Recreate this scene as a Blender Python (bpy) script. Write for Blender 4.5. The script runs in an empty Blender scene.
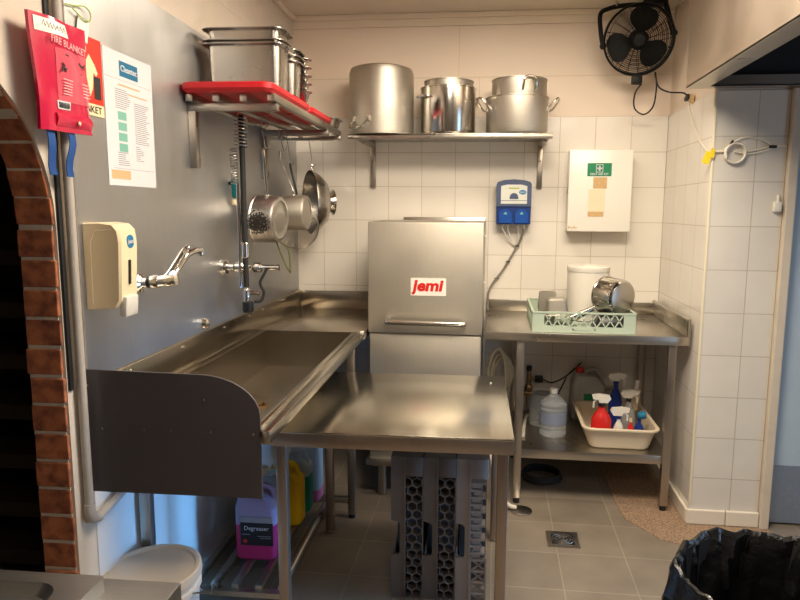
import bpy, bmesh, math, random
from mathutils import Vector, Matrix
random.seed(7)
PI = math.pi
S = bpy.context.scene
COL = S.collection
TH = 0.025                      # the left wall runs 1.4 degrees off square to the back wall
OL = Vector((-0.163, 0, 0))

# ------------------------------------------------------------------ materials
def new_mat(name):
    m = bpy.data.materials.new(name); m.use_nodes = True
    nt = m.node_tree; nt.nodes.clear()
    out = nt.nodes.new('ShaderNodeOutputMaterial'); b = nt.nodes.new('ShaderNodeBsdfPrincipled')
    nt.links.new(b.outputs[0], out.inputs[0])
    return m, nt, b

def col4(c): return (c[0], c[1], c[2], 1)

def plain(name, c, rough=.5, metal=0, var=.06, scale=8, bump=0, bscale=60, spec=.5, trans=0, ior=1.45, coat=0, alpha=1, sss=0):
    m, nt, b = new_mat(name)
    tc = nt.nodes.new('ShaderNodeTexCoord')
    n = nt.nodes.new('ShaderNodeTexNoise'); n.inputs['Scale'].default_value = scale; n.inputs['Detail'].default_value = 4
    nt.links.new(tc.outputs['Object'], n.inputs['Vector'])
    mx = nt.nodes.new('ShaderNodeMix'); mx.data_type = 'RGBA'
    mx.inputs[6].default_value = col4([max(0, v * (1 - var)) for v in c])
    mx.inputs[7].default_value = col4([min(1, v * (1 + var)) for v in c])
    nt.links.new(n.outputs[0], mx.inputs[0]); nt.links.new(mx.outputs[2], b.inputs['Base Color'])
    b.inputs['Roughness'].default_value = rough; b.inputs['Metallic'].default_value = metal
    b.inputs['Specular IOR Level'].default_value = spec
    b.inputs['Transmission Weight'].default_value = trans; b.inputs['IOR'].default_value = ior
    b.inputs['Coat Weight'].default_value = coat
    b.inputs['Alpha'].default_value = alpha
    if sss:
        b.inputs['Subsurface Weight'].default_value = sss; b.inputs['Subsurface Scale'].default_value = .02
    if bump:
        n2 = nt.nodes.new('ShaderNodeTexNoise'); n2.inputs['Scale'].default_value = bscale; n2.inputs['Detail'].default_value = 5
        nt.links.new(tc.outputs['Object'], n2.inputs['Vector'])
        bp = nt.nodes.new('ShaderNodeBump'); bp.inputs['Strength'].default_value = bump; bp.inputs['Distance'].default_value = .01
        nt.links.new(n2.outputs[0], bp.inputs['Height']); nt.links.new(bp.outputs[0], b.inputs['Normal'])
    return m

def steel(name, c=(.58, .555, .51), rough=.3, stretch=(1, 60, 60), var=.12, bump=.02, wear=.1, aniso=0, tangent=None):
    """brushed metal: stretched noise moves colour, roughness and a faint bump; big soft noise for smears"""
    m, nt, b = new_mat(name)
    tc = nt.nodes.new('ShaderNodeTexCoord'); mp = nt.nodes.new('ShaderNodeMapping')
    mp.inputs['Scale'].default_value = stretch
    nt.links.new(tc.outputs['Object'], mp.inputs[0])
    n = nt.nodes.new('ShaderNodeTexNoise'); n.inputs['Scale'].default_value = 5; n.inputs['Detail'].default_value = 6
    nt.links.new(mp.outputs[0], n.inputs['Vector'])
    w = nt.nodes.new('ShaderNodeTexNoise'); w.inputs['Scale'].default_value = 4; w.inputs['Detail'].default_value = 4
    nt.links.new(tc.outputs['Object'], w.inputs['Vector'])
    mx = nt.nodes.new('ShaderNodeMix'); mx.data_type = 'RGBA'
    mx.inputs[6].default_value = col4([v * (1 - var) for v in c]); mx.inputs[7].default_value = col4([min(1, v * (1 + var)) for v in c])
    nt.links.new(n.outputs[0], mx.inputs[0]); nt.links.new(mx.outputs[2], b.inputs['Base Color'])
    mr = nt.nodes.new('ShaderNodeMapRange'); mr.inputs[1].default_value = .3; mr.inputs[2].default_value = .7
    mr.inputs[3].default_value = max(.03, rough - wear); mr.inputs[4].default_value = rough + wear + 1e-4
    nt.links.new(w.outputs[0], mr.inputs[0]); nt.links.new(mr.outputs[0], b.inputs['Roughness'])
    b.inputs['Metallic'].default_value = 1
    if aniso:
        b.inputs['Anisotropic'].default_value = aniso
        cv = nt.nodes.new('ShaderNodeCombineXYZ')
        for k in range(3): cv.inputs[k].default_value = tangent[k]
        nt.links.new(cv.outputs[0], b.inputs['Tangent'])
    bp = nt.nodes.new('ShaderNodeBump'); bp.inputs['Strength'].default_value = bump; bp.inputs['Distance'].default_value = .01
    nt.links.new(n.outputs[0], bp.inputs['Height']); nt.links.new(bp.outputs[0], b.inputs['Normal'])
    return m

def tiles(name, c, grout, w, h, ox, oz, axis='xz', mortar=.004, rough=.18, var=.06, wob=.25, noise=0):
    """square tiles: axis picks the two world axes the grid lies in, (ox, oz) is a grid crossing"""
    m, nt, b = new_mat(name)
    g = nt.nodes.new('ShaderNodeNewGeometry'); sp = nt.nodes.new('ShaderNodeSeparateXYZ'); nt.links.new(g.outputs['Position'], sp.inputs[0])
    cb = nt.nodes.new('ShaderNodeCombineXYZ')
    idx = {'x': 0, 'y': 1, 'z': 2}
    for k, off in ((0, ox), (1, oz)):
        a = nt.nodes.new('ShaderNodeMath'); a.operation = 'SUBTRACT'; a.inputs[1].default_value = off - 40 * (w if k == 0 else h)
        nt.links.new(sp.outputs[idx[axis[k]]], a.inputs[0]); nt.links.new(a.outputs[0], cb.inputs[k])
    br = nt.nodes.new('ShaderNodeTexBrick'); br.offset = 0; br.squash = 1
    br.inputs['Scale'].default_value = 1; br.inputs['Brick Width'].default_value = w; br.inputs['Row Height'].default_value = h
    br.inputs['Mortar Size'].default_value = mortar / 2; br.inputs['Mortar Smooth'].default_value = .15; br.inputs['Bias'].default_value = 0
    br.inputs['Color1'].default_value = col4([v * (1 - var) for v in c]); br.inputs['Color2'].default_value = col4([min(1, v * (1 + var)) for v in c])
    br.inputs['Mortar'].default_value = col4(grout)
    nt.links.new(cb.outputs[0], br.inputs['Vector'])
    n = nt.nodes.new('ShaderNodeTexNoise'); n.inputs['Scale'].default_value = 7; n.inputs['Detail'].default_value = 3
    nt.links.new(g.outputs['Position'], n.inputs['Vector'])
    mx = nt.nodes.new('ShaderNodeMix'); mx.data_type = 'RGBA'; mx.blend_type = 'MULTIPLY'; mx.inputs[0].default_value = 1
    rp = nt.nodes.new('ShaderNodeMapRange'); rp.inputs[3].default_value = 1 - noise; rp.inputs[4].default_value = 1
    rp.inputs[1].default_value = .3; rp.inputs[2].default_value = .7
    nt.links.new(n.outputs[0], rp.inputs[0])
    nt.links.new(br.outputs[0], mx.inputs[6]); nt.links.new(rp.outputs[0], mx.inputs[7]); nt.links.new(mx.outputs[2], b.inputs['Base Color'])
    b.inputs['Roughness'].default_value = rough
    ad = nt.nodes.new('ShaderNodeMath'); ad.operation = 'MULTIPLY_ADD'; ad.inputs[1].default_value = -.5
    nt.links.new(br.outputs['Fac'], ad.inputs[0])
    sc = nt.nodes.new('ShaderNodeMath'); sc.operation = 'MULTIPLY'; sc.inputs[1].default_value = wob
    nt.links.new(n.outputs[0], sc.inputs[0]); nt.links.new(sc.outputs[0], ad.inputs[2])
    bp = nt.nodes.new('ShaderNodeBump'); bp.inputs['Strength'].default_value = .5; bp.inputs['Distance'].default_value = .004
    nt.links.new(ad.outputs[0], bp.inputs['Height']); nt.links.new(bp.outputs[0], b.inputs['Normal'])
    return m

def speckle(name, c1, c2, scale=220, rough=.6):
    m, nt, b = new_mat(name)
    tc = nt.nodes.new('ShaderNodeTexCoord'); v = nt.nodes.new('ShaderNodeTexVoronoi'); v.inputs['Scale'].default_value = scale
    nt.links.new(tc.outputs['Object'], v.inputs['Vector'])
    sp = nt.nodes.new('ShaderNodeSeparateColor'); nt.links.new(v.outputs['Color'], sp.inputs[0])
    mx = nt.nodes.new('ShaderNodeMix'); mx.data_type = 'RGBA'; mx.inputs[6].default_value = col4(c1); mx.inputs[7].default_value = col4(c2)
    nt.links.new(sp.outputs[0], mx.inputs[0]); nt.links.new(mx.outputs[2], b.inputs['Base Color'])
    b.inputs['Roughness'].default_value = rough
    return m

def scorched(name, c=(.62, .6, .56), dark=(.03, .025, .02), spot=(0, 0, 0), rad=.08):
    """aluminium with a burnt patch of speckled soot round one place on the pan"""
    m, nt, b = new_mat(name)
    tc = nt.nodes.new('ShaderNodeTexCoord')
    d = nt.nodes.new('ShaderNodeVectorMath'); d.operation = 'DISTANCE'; d.inputs[1].default_value = spot
    nt.links.new(tc.outputs['Object'], d.inputs[0])
    mr = nt.nodes.new('ShaderNodeMapRange'); mr.inputs[1].default_value = rad * .45; mr.inputs[2].default_value = rad; mr.inputs[3].default_value = .62; mr.inputs[4].default_value = .2
    nt.links.new(d.outputs['Value'], mr.inputs[0])
    n = nt.nodes.new('ShaderNodeTexNoise'); n.inputs['Scale'].default_value = 130; n.inputs['Detail'].default_value = 3
    nt.links.new(tc.outputs['Object'], n.inputs['Vector'])
    lt = nt.nodes.new('ShaderNodeMath'); lt.operation = 'LESS_THAN'
    nt.links.new(n.outputs[0], lt.inputs[0]); nt.links.new(mr.outputs[0], lt.inputs[1])
    mx = nt.nodes.new('ShaderNodeMix'); mx.data_type = 'RGBA'; mx.inputs[6].default_value = col4(c); mx.inputs[7].default_value = col4(dark)
    nt.links.new(lt.outputs[0], mx.inputs[0]); nt.links.new(mx.outputs[2], b.inputs['Base Color'])
    iv = nt.nodes.new('ShaderNodeMath'); iv.operation = 'SUBTRACT'; iv.inputs[0].default_value = 1
    nt.links.new(lt.outputs[0], iv.inputs[1]); nt.links.new(iv.outputs[0], b.inputs['Metallic'])
    b.inputs['Roughness'].default_value = .36
    return m

M = {}
M['plaster'] = plain('cream wall paint', (.79, .665, .55), .55, var=.03, scale=3, bump=.03, bscale=30)
M['plaster_old'] = plain('old cream render', (.62, .54, .45), .7, var=.08, scale=9, bump=.15, bscale=40)
M['ceiling'] = plain('ceiling paint', (.74, .66, .55), .7, var=.03)
M['trimpaint'] = plain('cornice paint', (.76, .66, .52), .5, var=.03)
M['rearwall'] = plain('brown rear wall', (.20, .15, .11), .7)
M['joint'] = plain('sheet joint paint', (.66, .56, .43), .6)  # joint lines slightly darker than the wall paint
TZ = 2.0327
M['tile_back'] = tiles('cream glazed tiles back', (.78, .73, .655), (.50, .43, .33), .2, .2, 0, TZ, 'xz', .003, .16, .02, .35, .03)
M['tile_side'] = tiles('cream glazed tiles side', (.79, .745, .675), (.52, .45, .35), .2, .2, 0, TZ, 'yz', .003, .16, .02, .35, .03)
M['tile_front'] = tiles('cream glazed tiles return painted shade', (.66, .62, .56), (.44, .38, .31), .2, .2, 2.187, TZ, 'xz', .0035, .2, .03, .3, .05)  # same cream tile, shade on this face painted in as darker colour
M['tile_floor'] = tiles('grey brown floor tiles', (.235, .192, .147), (.33, .275, .20), .29, .276, 1.343, -.853, 'xy', .006, .42, .07, .2, .2)
M['base_tile'] = plain('cream base tile', (.72, .65, .54), .3)
M['corner'] = plain('pale yellow corner bead', (.68, .61, .46), .4)
M['terrazzo'] = speckle('speckled tan terrazzo', (.16, .095, .06), (.42, .29, .19))
M['steel'] = steel('brushed stainless', (.50, .465, .41), rough=.3, wear=.04)
M['steel_sink'] = steel('dark sink steel', (.43, .385, .32), .22, wear=.03, bump=.006)  # darker base tone than the brushed stainless
M['steel_bench'] = steel('satin bench steel', (.48, .485, .49), .36, wear=.04)
M['steel_frame'] = steel('frame steel with painted reflection', (.40, .33, .275), .36, (60, 60, 1), wear=.04)  # reflection of dark floor and room painted in as darker brown
M['steel_v'] = steel('brushed stainless upright', (.45, .41, .36), rough=.34, stretch=(60, 60, 1), wear=.05)
M['steel_wall'] = steel('dull stainless wall sheet', (.53, .525, .52), .42, (60, 60, 1.2), .10, .012, .05, .6, (-.025, 1, 0))
M['whitegloss'] = plain('white gloss wall paint', (.72, .72, .72), .3, var=.05, scale=3)
M['steel_table'] = steel('polished bench steel', (.56, .53, .465), .22, (1.5, 70, 70), .1, .01, 0, .4, (0, 1, 0))
M['steel_dw'] = steel('satin washer steel', (.53, .49, .42), .58, (60, 60, 1.5), .09, .015, .06)
M['steel_hood'] = steel('hood steel', (.60, .52, .44), .42, (60, 60, 2), .06, .015, .05)
M['steel_pan'] = steel('pan steel', (.45, .42, .385), .26, (3, 3, 50), .08, .01, .06)
M['steel_bright'] = steel('bright steel', (.66, .63, .58), .16, (4, 4, 30), .06, .01, .05)
M['alu'] = steel('worn aluminium', (.50, .465, .405), .5, (2, 2, 40), .1, .03, .1)
M['steel_dark'] = steel('dark steel', (.36, .33, .30), .35)  # darker base tone for small steel parts
M['chrome'] = plain('chrome', (.72, .71, .69), .1, 1, .02)
M['brass'] = plain('brass fitting', (.45, .30, .13), .3, 1)
M['film'] = plain('matte blue grey film', (.115, .105, .115), .45, .35, .06, 3)
M['black'] = plain('black plastic', (.012, .012, .013), .35, spec=.5)
M['blackrub'] = plain('black rubber', (.015, .015, .016), .6)
M['fanblack'] = plain('fan black enamel', (.006, .006, .006), .5, spec=.25)
M['hoodin'] = plain('hood inside near black', (.02, .02, .02), .7)  # near black for the hood interior and filter plate
M['red'] = plain('red cutting board plastic', (.55, .012, .02), .4, var=.05)
M['redsign'] = plain('sign red', (.70, .035, .02), .4, var=.03)
M['pouch'] = plain('crimson vinyl', (.52, .012, .055), .22, var=.06, scale=5, bump=.1, bscale=14, coat=.5)
M['pouch_pink'] = plain('pink printed panel', (.66, .09, .13), .25, var=.06, coat=.4)
M['pinkline'] = plain('pale pink print', (.80, .40, .42), .4)
M['strap'] = plain('blue webbing', (.008, .06, .24), .7, bump=.2, bscale=300)
M['cream'] = plain('cream plastic', (.72, .60, .40), .35, var=.03)
M['white'] = plain('white plastic', (.74, .70, .62), .35, var=.02)
M['whiteclean'] = plain('white paper', (.62, .62, .645), .6, var=.02)
M['whitebox'] = plain('white enamel', (.80, .77, .70), .3, var=.03, scale=4)
M['bucket'] = plain('white bucket plastic', (.66, .62, .56), .4, var=.04)
M['lid'] = plain('worn cream lid', (.60, .52, .42), .45, var=.12, scale=6)
M['grey'] = plain('grey lever plastic', (.62, .6, .56), .35)
M['pipe'] = plain('painted grey conduit', (.42, .38, .34), .5, var=.1, scale=20)
M['blue'] = plain('dosing unit blue', (.008, .035, .17), .35)
M['blue_hi'] = plain('bright blue pump cover', (.012, .07, .32), .3)
M['bluegrey'] = plain('blue grey cover', (.06, .085, .16), .4)
M['panel'] = plain('pale panel', (.62, .63, .58), .35)
M['logo'] = plain('cyan blue oval', (.005, .16, .36), .4)
M['logo2'] = plain('teal logo blue', (.01, .14, .26), .5)
M['green'] = plain('sign green', (.008, .21, .09), .4)
M['limetext'] = plain('lime print', (.30, .45, .05), .5)
M['ink'] = plain('black ink', (.02, .02, .02), .6)
M['inkgrey'] = plain('grey ink', (.2, .2, .22), .7)
M['inkorange'] = plain('orange ink', (.78, .38, .20), .7)
M['inkgreen'] = plain('green print', (.18, .42, .34), .7)
M['tape'] = plain('old brown tape', (.55, .36, .17), .6, var=.25, scale=60)
M['paperold'] = plain('yellowed paper', (.74, .65, .46), .7, var=.05)
M['creamsign'] = plain('cream sign strip', (.80, .66, .40), .5)
M['yellow'] = plain('yellow tag', (.80, .58, .02), .5)
M['teal'] = plain('teal plastic', (.005, .17, .20), .4)
M['spring'] = plain('spring steel', (.5, .49, .48), .3, 1)
M['olive'] = plain('olive green plastic', (.10, .115, .025), .5)
M['rackgreen'] = plain('pale green rack plastic', (.42, .50, .40), .45, var=.05)
M['rackgrey'] = plain('grey rack plastic', (.12, .10, .09), .5, var=.12, scale=12)
M['rackgrey2'] = plain('pale grey rack plastic', (.26, .22, .20), .55, var=.1, scale=12)
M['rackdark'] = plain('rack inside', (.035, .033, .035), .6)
M['tubcream'] = plain('cream tub plastic', (.70, .58, .42), .4, var=.03)
M['clear'] = plain('clear plastic', (.75, .78, .8), .12, trans=.75, ior=1.2, var=.02)
M['liquid'] = plain('label film', (.30, .34, .46), .3, trans=.4, ior=1.2)
M['jerry'] = plain('translucent white plastic', (.50, .48, .44), .35, trans=.25, ior=1.3, var=.04)
M['redplastic'] = plain('red plastic', (.62, .02, .015), .35)
M['purple'] = plain('magenta degreaser', (.50, .03, .13), .25, trans=.1, ior=1.3, var=.05)
M['purple_top'] = plain('empty lilac plastic', (.40, .30, .46), .3, trans=.25, ior=1.3, var=.05)
M['blacklabel'] = plain('black label', (.012, .01, .012), .45)
M['silverlabel'] = plain('silver label band', (.38, .36, .38), .3, .6)
M['yellowjug'] = plain('yellow liquid jug', (.85, .52, .01), .35, trans=.05, ior=1.3, var=.04)
M['greenjug'] = plain('green liquid', (.01, .30, .20), .3, trans=.1, ior=1.3)
M['clearjug'] = plain('pale jug plastic', (.55, .66, .72), .35, trans=.25, ior=1.3)
M['pinkjug'] = plain('pink liquid', (.80, .22, .42), .3, trans=.1, ior=1.3)
M['bottleblue'] = plain('navy blue bottle', (.012, .035, .22), .25)
M['cyan'] = plain('cyan cap', (.02, .20, .36), .35)
M['hose'] = plain('beige hose', (.55, .45, .28), .45)
M['hosegrey'] = plain('grey tube', (.22, .20, .17), .5)
M['whitecable'] = plain('white cable', (.72, .66, .56), .45)
M['bag'] = plain('black bin liner', (.008, .008, .009), .2, var=.1, bump=1.0, bscale=17, spec=.6)
M['binpl'] = plain('dark bin plastic', (.03, .03, .032), .5)
M['doorblue'] = plain('pale blue door', (.42, .52, .62), .45)
M['doorjamb'] = plain('door frame paint', (.60, .52, .42), .5, var=.12, scale=14)
M['chequer'] = plain('aluminium chequer plate', (.34, .40, .48), .35, .8)
M['darkwood'] = plain('dark wood', (.045, .03, .022), .6, var=.3, scale=14)
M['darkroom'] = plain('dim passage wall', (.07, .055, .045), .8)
M['mortar'] = plain('pale mortar', (.58, .50, .41), .85, var=.2, scale=40, bump=.3, bscale=90)
def brickmat():
    m, nt, b = new_mat('fired brick')
    g = nt.nodes.new('ShaderNodeNewGeometry')
    n = nt.nodes.new('ShaderNodeTexNoise'); n.inputs['Scale'].default_value = 28; n.inputs['Detail'].default_value = 6
    nt.links.new(g.outputs['Position'], n.inputs['Vector'])
    r = nt.nodes.new('ShaderNodeValToRGB')
    r.color_ramp.elements[0].position = .3; r.color_ramp.elements[0].color = (.16, .05, .03, 1)
    r.color_ramp.elements[1].position = .62; r.color_ramp.elements[1].color = (.52, .175, .075, 1)
    mxr = nt.nodes.new('ShaderNodeMix'); mxr.data_type = 'RGBA'; mxr.blend_type = 'MULTIPLY'; mxr.inputs[0].default_value = .5
    nt.links.new(n.outputs[0], r.inputs[0]); nt.links.new(r.outputs[0], mxr.inputs[6])
    rr = nt.nodes.new('ShaderNodeValToRGB'); rr.color_ramp.elements[0].color = (.55, .5, .5, 1)
    nt.links.new(g.outputs['Random Per Island'], rr.inputs[0]); nt.links.new(rr.outputs[0], mxr.inputs[7])
    nt.links.new(mxr.outputs[2], b.inputs['Base Color']); b.inputs['Roughness'].default_value = .85
    bp = nt.nodes.new('ShaderNodeBump'); bp.inputs['Strength'].default_value = .4; bp.inputs['Distance'].default_value = .006
    nt.links.new(n.outputs[0], bp.inputs['Height']); nt.links.new(bp.outputs[0], b.inputs['Normal'])
    return m
M['brick'] = brickmat()

# ------------------------------------------------------------------ mesh builder
class MB:
    def __init__(s): s.bm = bmesh.new()
    def _merge(s, tmp):
        bmesh.ops.recalc_face_normals(tmp, faces=tmp.faces)
        me = bpy.data.meshes.new('tmp'); tmp.to_mesh(me); tmp.free(); s.bm.from_mesh(me); bpy.data.meshes.remove(me); return s
    def box(s, x0, x1, y0, y1, z0, z1, bev=0, seg=2):
        return s.obox(((x0 + x1) / 2, (y0 + y1) / 2, (z0 + z1) / 2), (abs(x1 - x0), abs(y1 - y0), abs(z1 - z0)), None, bev, seg)
    def obox(s, c, size, rot=None, bev=0, seg=2):
        t = bmesh.new(); bmesh.ops.create_cube(t, size=1)
        for v in t.verts: v.co = Vector((v.co.x * size[0], v.co.y * size[1], v.co.z * size[2]))
        if bev: bmesh.ops.bevel(t, geom=list(t.edges), offset=bev, segments=seg, profile=.5, affect='EDGES')
        for v in t.verts:
            if rot is not None: v.co = rot @ v.co
            v.co += Vector(c)
        return s._merge(t)
    def bar(s, p0, p1, w, h, bev=0):
        p0, p1 = Vector(p0), Vector(p1); d = p1 - p0; L = d.length; d.normalize()
        up = Vector((0, 0, 1)) if abs(d.z) < .95 else Vector((0, 1, 0))
        x = d.cross(up).normalized(); z = x.cross(d).normalized()
        R = Matrix((x, d, z)).transposed()
        return s.obox((p0 + p1) / 2, (w, L, h), R, bev)
    def cyl(s, p0, p1, r0, r1=None, n=28, cap=True, bev=0):
        r1 = r0 if r1 is None else r1
        return s.lathe([(r0, 0), (r1, (Vector(p1) - Vector(p0)).length)], p0, Vector(p1) - Vector(p0), n, cap)
    def lathe(s, prof, o=(0, 0, 0), axis=(0, 0, 1), n=36, cap=True, squash=None):
        t = bmesh.new(); a = Vector(axis).normalized(); Q = Vector((0, 0, 1)).rotation_difference(a).to_matrix(); rings = []
        for r, z in prof:
            if r < 1e-6: rings.append([t.verts.new(Q @ Vector((0, 0, z)) + Vector(o))])
            else:
                ring = []
                for k in range(n):
                    an = 2 * PI * k / n; sx, sy = squash if squash else (1, 1)
                    ring.append(t.verts.new(Q @ Vector((r * sx * math.cos(an), r * sy * math.sin(an), z)) + Vector(o)))
                rings.append(ring)
        for A, B in zip(rings, rings[1:]):
            if len(A) == 1 and len(B) == 1: continue
            for k in range(n):
                k2 = (k + 1) % n
                if len(A) == 1: t.faces.new((A[0], B[k], B[k2]))
                elif len(B) == 1: t.faces.new((A[k], A[k2], B[0]))
                else: t.faces.new((A[k], A[k2], B[k2], B[k]))
        if cap:
            for ring in (rings[0], rings[-1]):
                if len(ring) > 2:
                    try: t.faces.new(ring)
                    except ValueError: pass
        return s._merge(t)
    def loft(s, loops, cap0=True, cap1=True, close=False):
        t = bmesh.new(); R = [[t.verts.new(Vector(p)) for p in L] for L in loops]; n = len(R[0])
        prs = list(zip(R, R[1:])) + ([(R[-1], R[0])] if close else [])
        for A, B in prs:
            for k in range(n):
                k2 = (k + 1) % n; t.faces.new((A[k], A[k2], B[k2], B[k]))
        if cap0 and not close: t.faces.new(R[0])
        if cap1 and not close: t.faces.new(R[-1])
        return s._merge(t)
    def prism(s, poly, f0, f1):
        """poly: 2D points; f0/f1 map a 2D point to 3D for the two ends"""
        t = bmesh.new(); A = [t.verts.new(Vector(f0(p))) for p in poly]; B = [t.verts.new(Vector(f1(p))) for p in poly]; n = len(poly)
        t.faces.new(A); t.faces.new(B)
        for k in range(n):
            k2 = (k + 1) % n; t.faces.new((A[k], A[k2], B[k2], B[k]))
        return s._merge(t)
    def tube(s, pts, r, n=10, closed=False, smooth=0):
        pts = [Vector(p) for p in pts]
        if smooth: pts = spline(pts, smooth, closed)
        t = bmesh.new(); N = len(pts); rings = []
        def tan(i):
            if closed: return (pts[(i + 1) % N] - pts[i - 1]).normalized()
            return (pts[min(i + 1, N - 1)] - pts[max(i - 1, 0)]).normalized()
        T = tan(0); up = Vector((0, 0, 1)) if abs(T.z) < .9 else Vector((1, 0, 0)); u = T.cross(up).normalized()
        for i in range(N):
            T2 = tan(i)
            q = T.rotation_difference(T2); u = (q @ u); u = (u - T2 * u.dot(T2)).normalized(); T = T2; w = T.cross(u)
            rr = r[i] if isinstance(r, (list, tuple)) else r
            rings.append([t.verts.new(pts[i] + (u * math.cos(2 * PI * k / n) + w * math.sin(2 * PI * k / n)) * rr) for k in range(n)])
        prs = list(zip(rings, rings[1:])) + ([(rings[-1], rings[0])] if closed else [])
        for A, B in prs:
            for k in range(n):
                k2 = (k + 1) % n; t.faces.new((A[k], A[k2], B[k2], B[k]))
        if not closed: t.faces.new(rings[0]); t.faces.new(rings[-1])
        return s._merge(t)
    def ball(s, c, r, n=16, sq=(1, 1, 1)):
        t = bmesh.new(); bmesh.ops.create_uvsphere(t, u_segments=n, v_segments=max(6, n // 2), radius=r)
        for v in t.verts: v.co = Vector((v.co.x * sq[0], v.co.y * sq[1], v.co.z * sq[2])) + Vector(c)
        return s._merge(t)
    def xf(s, mat):
        for v in s.bm.verts: v.co = mat @ v.co
        return s

def spline(P, sub, closed=False):
    out = []; n = len(P)
    for i in range(n if closed else n - 1):
        g = lambda k: P[k % n] if closed else P[max(0, min(n - 1, k))]
        a, b, c, d = g(i - 1), g(i), g(i + 1), g(i + 2)
        for k in range(sub):
            t = k / sub
            out.append(.5 * ((2 * b) + (c - a) * t + (2 * a - 5 * b + 4 * c - d) * t * t + (3 * b - a - 3 * c + d) * t ** 3))
    if not closed: out.append(P[-1])
    return out

def rrect(cx, cy, w, d, r, z, n=5):
    pts = []; r = min(r, w / 2 - 1e-4, d / 2 - 1e-4)
    for sx, sy, a0 in ((1, 1, 0), (-1, 1, PI / 2), (-1, -1, PI), (1, -1, 1.5 * PI)):
        for k in range(n + 1):
            a = a0 + k / n * PI / 2
            pts.append((cx + sx * (w / 2 - r) + r * math.cos(a), cy + sy * (d / 2 - r) + r * math.sin(a), z))
    return pts

def finish(name, mb, mat, smooth=True):
    me = bpy.data.meshes.new(name); mb.bm.to_mesh(me); mb.bm.free()
    me.materials.append(mat)
    if smooth:
        for p in me.polygons: p.use_smooth = True
        me.set_sharp_from_angle(angle=math.radians(32))
    o = bpy.data.objects.new(name, me); COL.objects.link(o)
    return o

class Thing:
    """an Empty at the base of a thing; parts are given in the same coordinates as loc (world, or along the left wall)"""
    def __init__(s, name, label, cat, loc, frame='W', group=None):
        o = bpy.data.objects.new(name, None); COL.objects.link(o); o.empty_display_size = .05
        s.o = o; s.loc = Vector(loc)
        if frame == 'L':
            o.rotation_euler = (0, 0, TH); o.location = OL + Matrix.Rotation(TH, 3, 'Z') @ s.loc
        else: o.location = s.loc
        o['label'] = label; o['category'] = cat
        if group: o['group'] = group
    def part(s, name, mb, mat, parent=None, label=None, smooth=True):
        mb.xf(Matrix.Translation(-s.loc)); c = finish(name, mb, mat, smooth); c.parent = parent or s.o
        if label: c['label'] = label
        return c
    def text(s, name, body, size, mat, matrix, parent=None, depth=.0008, align='CENTER', sx=1, bold=0):
        cu = bpy.data.curves.new('t', 'FONT'); cu.body = body; cu.size = size; cu.extrude = depth / 2; cu.align_x = align; cu.align_y = 'CENTER'
        cu.offset = bold
        cu.resolution_u = 3
        o = bpy.data.objects.new('t', cu); COL.objects.link(o)
        dg = bpy.context.evaluated_depsgraph_get(); me = bpy.data.meshes.new_from_object(o.evaluated_get(dg))
        bpy.data.objects.remove(o); bpy.data.curves.remove(cu)
        me.transform(matrix @ Matrix.Diagonal((sx, 1, 1, 1))); me.transform(Matrix.Translation(-s.loc)); me.name = name
        me.materials.clear(); me.materials.append(mat)
        c = bpy.data.objects.new(name, me); COL.objects.link(c); c.parent = parent or s.o
        return c

def solo(name, mb, mat, label, cat, loc, frame='W', group=None, smooth=True):
    loc = Vector(loc); mb.xf(Matrix.Translation(-loc)); o = finish(name, mb, mat, smooth)
    if frame == 'L': o.rotation_euler = (0, 0, TH); o.location = OL + Matrix.Rotation(TH, 3, 'Z') @ loc
    else: o.location = loc
    o['label'] = label; o['category'] = cat
    if group: o['group'] = group
    return o

def struct(name, mb, mat, parent=None, frame='W', smooth=False):
    o = finish(name, mb, mat, smooth)
    if frame == 'L' and parent is None: o.rotation_euler = (0, 0, TH); o.location = OL
    if parent is not None: o.parent = parent
    else: o['kind'] = 'structure'
    return o

def dup(root, offset=(0, 0, 0), label=None, frame='W'):
    r = root.copy(); COL.objects.link(r); off = Vector(offset)
    if frame == 'L': off = Matrix.Rotation(TH, 3, 'Z') @ off
    r.location = root.location + off
    if label: r['label'] = label
    for ch in list(root.children):
        c = ch.copy(); COL.objects.link(c); c.parent = r
        for g in list(ch.children):
            d = g.copy(); COL.objects.link(d); d.parent = c
    return r

def back_m(x, y, z): return Matrix(((1, 0, 0, x), (0, 0, -1, y), (0, 1, 0, z), (0, 0, 0, 1)))     # text that faces -y
def left_m(u, v, z): return Matrix(((0, 0, 1, u), (1, 0, 0, v), (0, 1, 0, z), (0, 0, 0, 1)))      # text that faces +u

# ------------------------------------------------------------------ the room
floor = struct('floor', MB().box(-2.2, 3.9, -5.9, .02, -.06, 0), M['tile_floor'])
poly = [(1.69, -.001), (1.69, -.60), (1.705, -.78), (1.83, -.955), (1.95, -1.01), (2.06, -1.035), (2.36, -1.08), (2.36, -.775), (2.0, -.775), (2.0, -.001)]
struct('terrazzo_patch', MB().prism(poly, lambda p: (p[0], p[1], 0), lambda p: (p[0], p[1], .003)), M['terrazzo'], floor)
struct('ceiling', MB().box(-2.2, 3.9, -5.9, .2, 2.615, 2.7), M['ceiling'])
wb = struct('wall_back', MB().box(-.5, 2.05, .006, .16, 0, 2.615), M['plaster'])
struct('tile_panel', MB().box(-.19, 2.0, 0, .0065, 0, TZ, .002, 1), M['tile_back'], wb)
struct('panel_joint', MB().box(-.16, 2.0, .0045, .007, 2.257, 2.262), M['joint'], wb)
struct('panel_joint', MB().box(.81, .814, .0045, .007, 2.262, 2.6), M['joint'], wb)
struct('panel_joint', MB().box(.93, .934, .0045, .007, TZ, 2.257), M['joint'], wb)
struct('trim_1', MB().box(-.2, 2.0, -.022, .005, 2.585, 2.6145, .004).box(-.2, 2.0, -.008, .005, 2.545, 2.585), M['trimpaint'])

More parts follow.
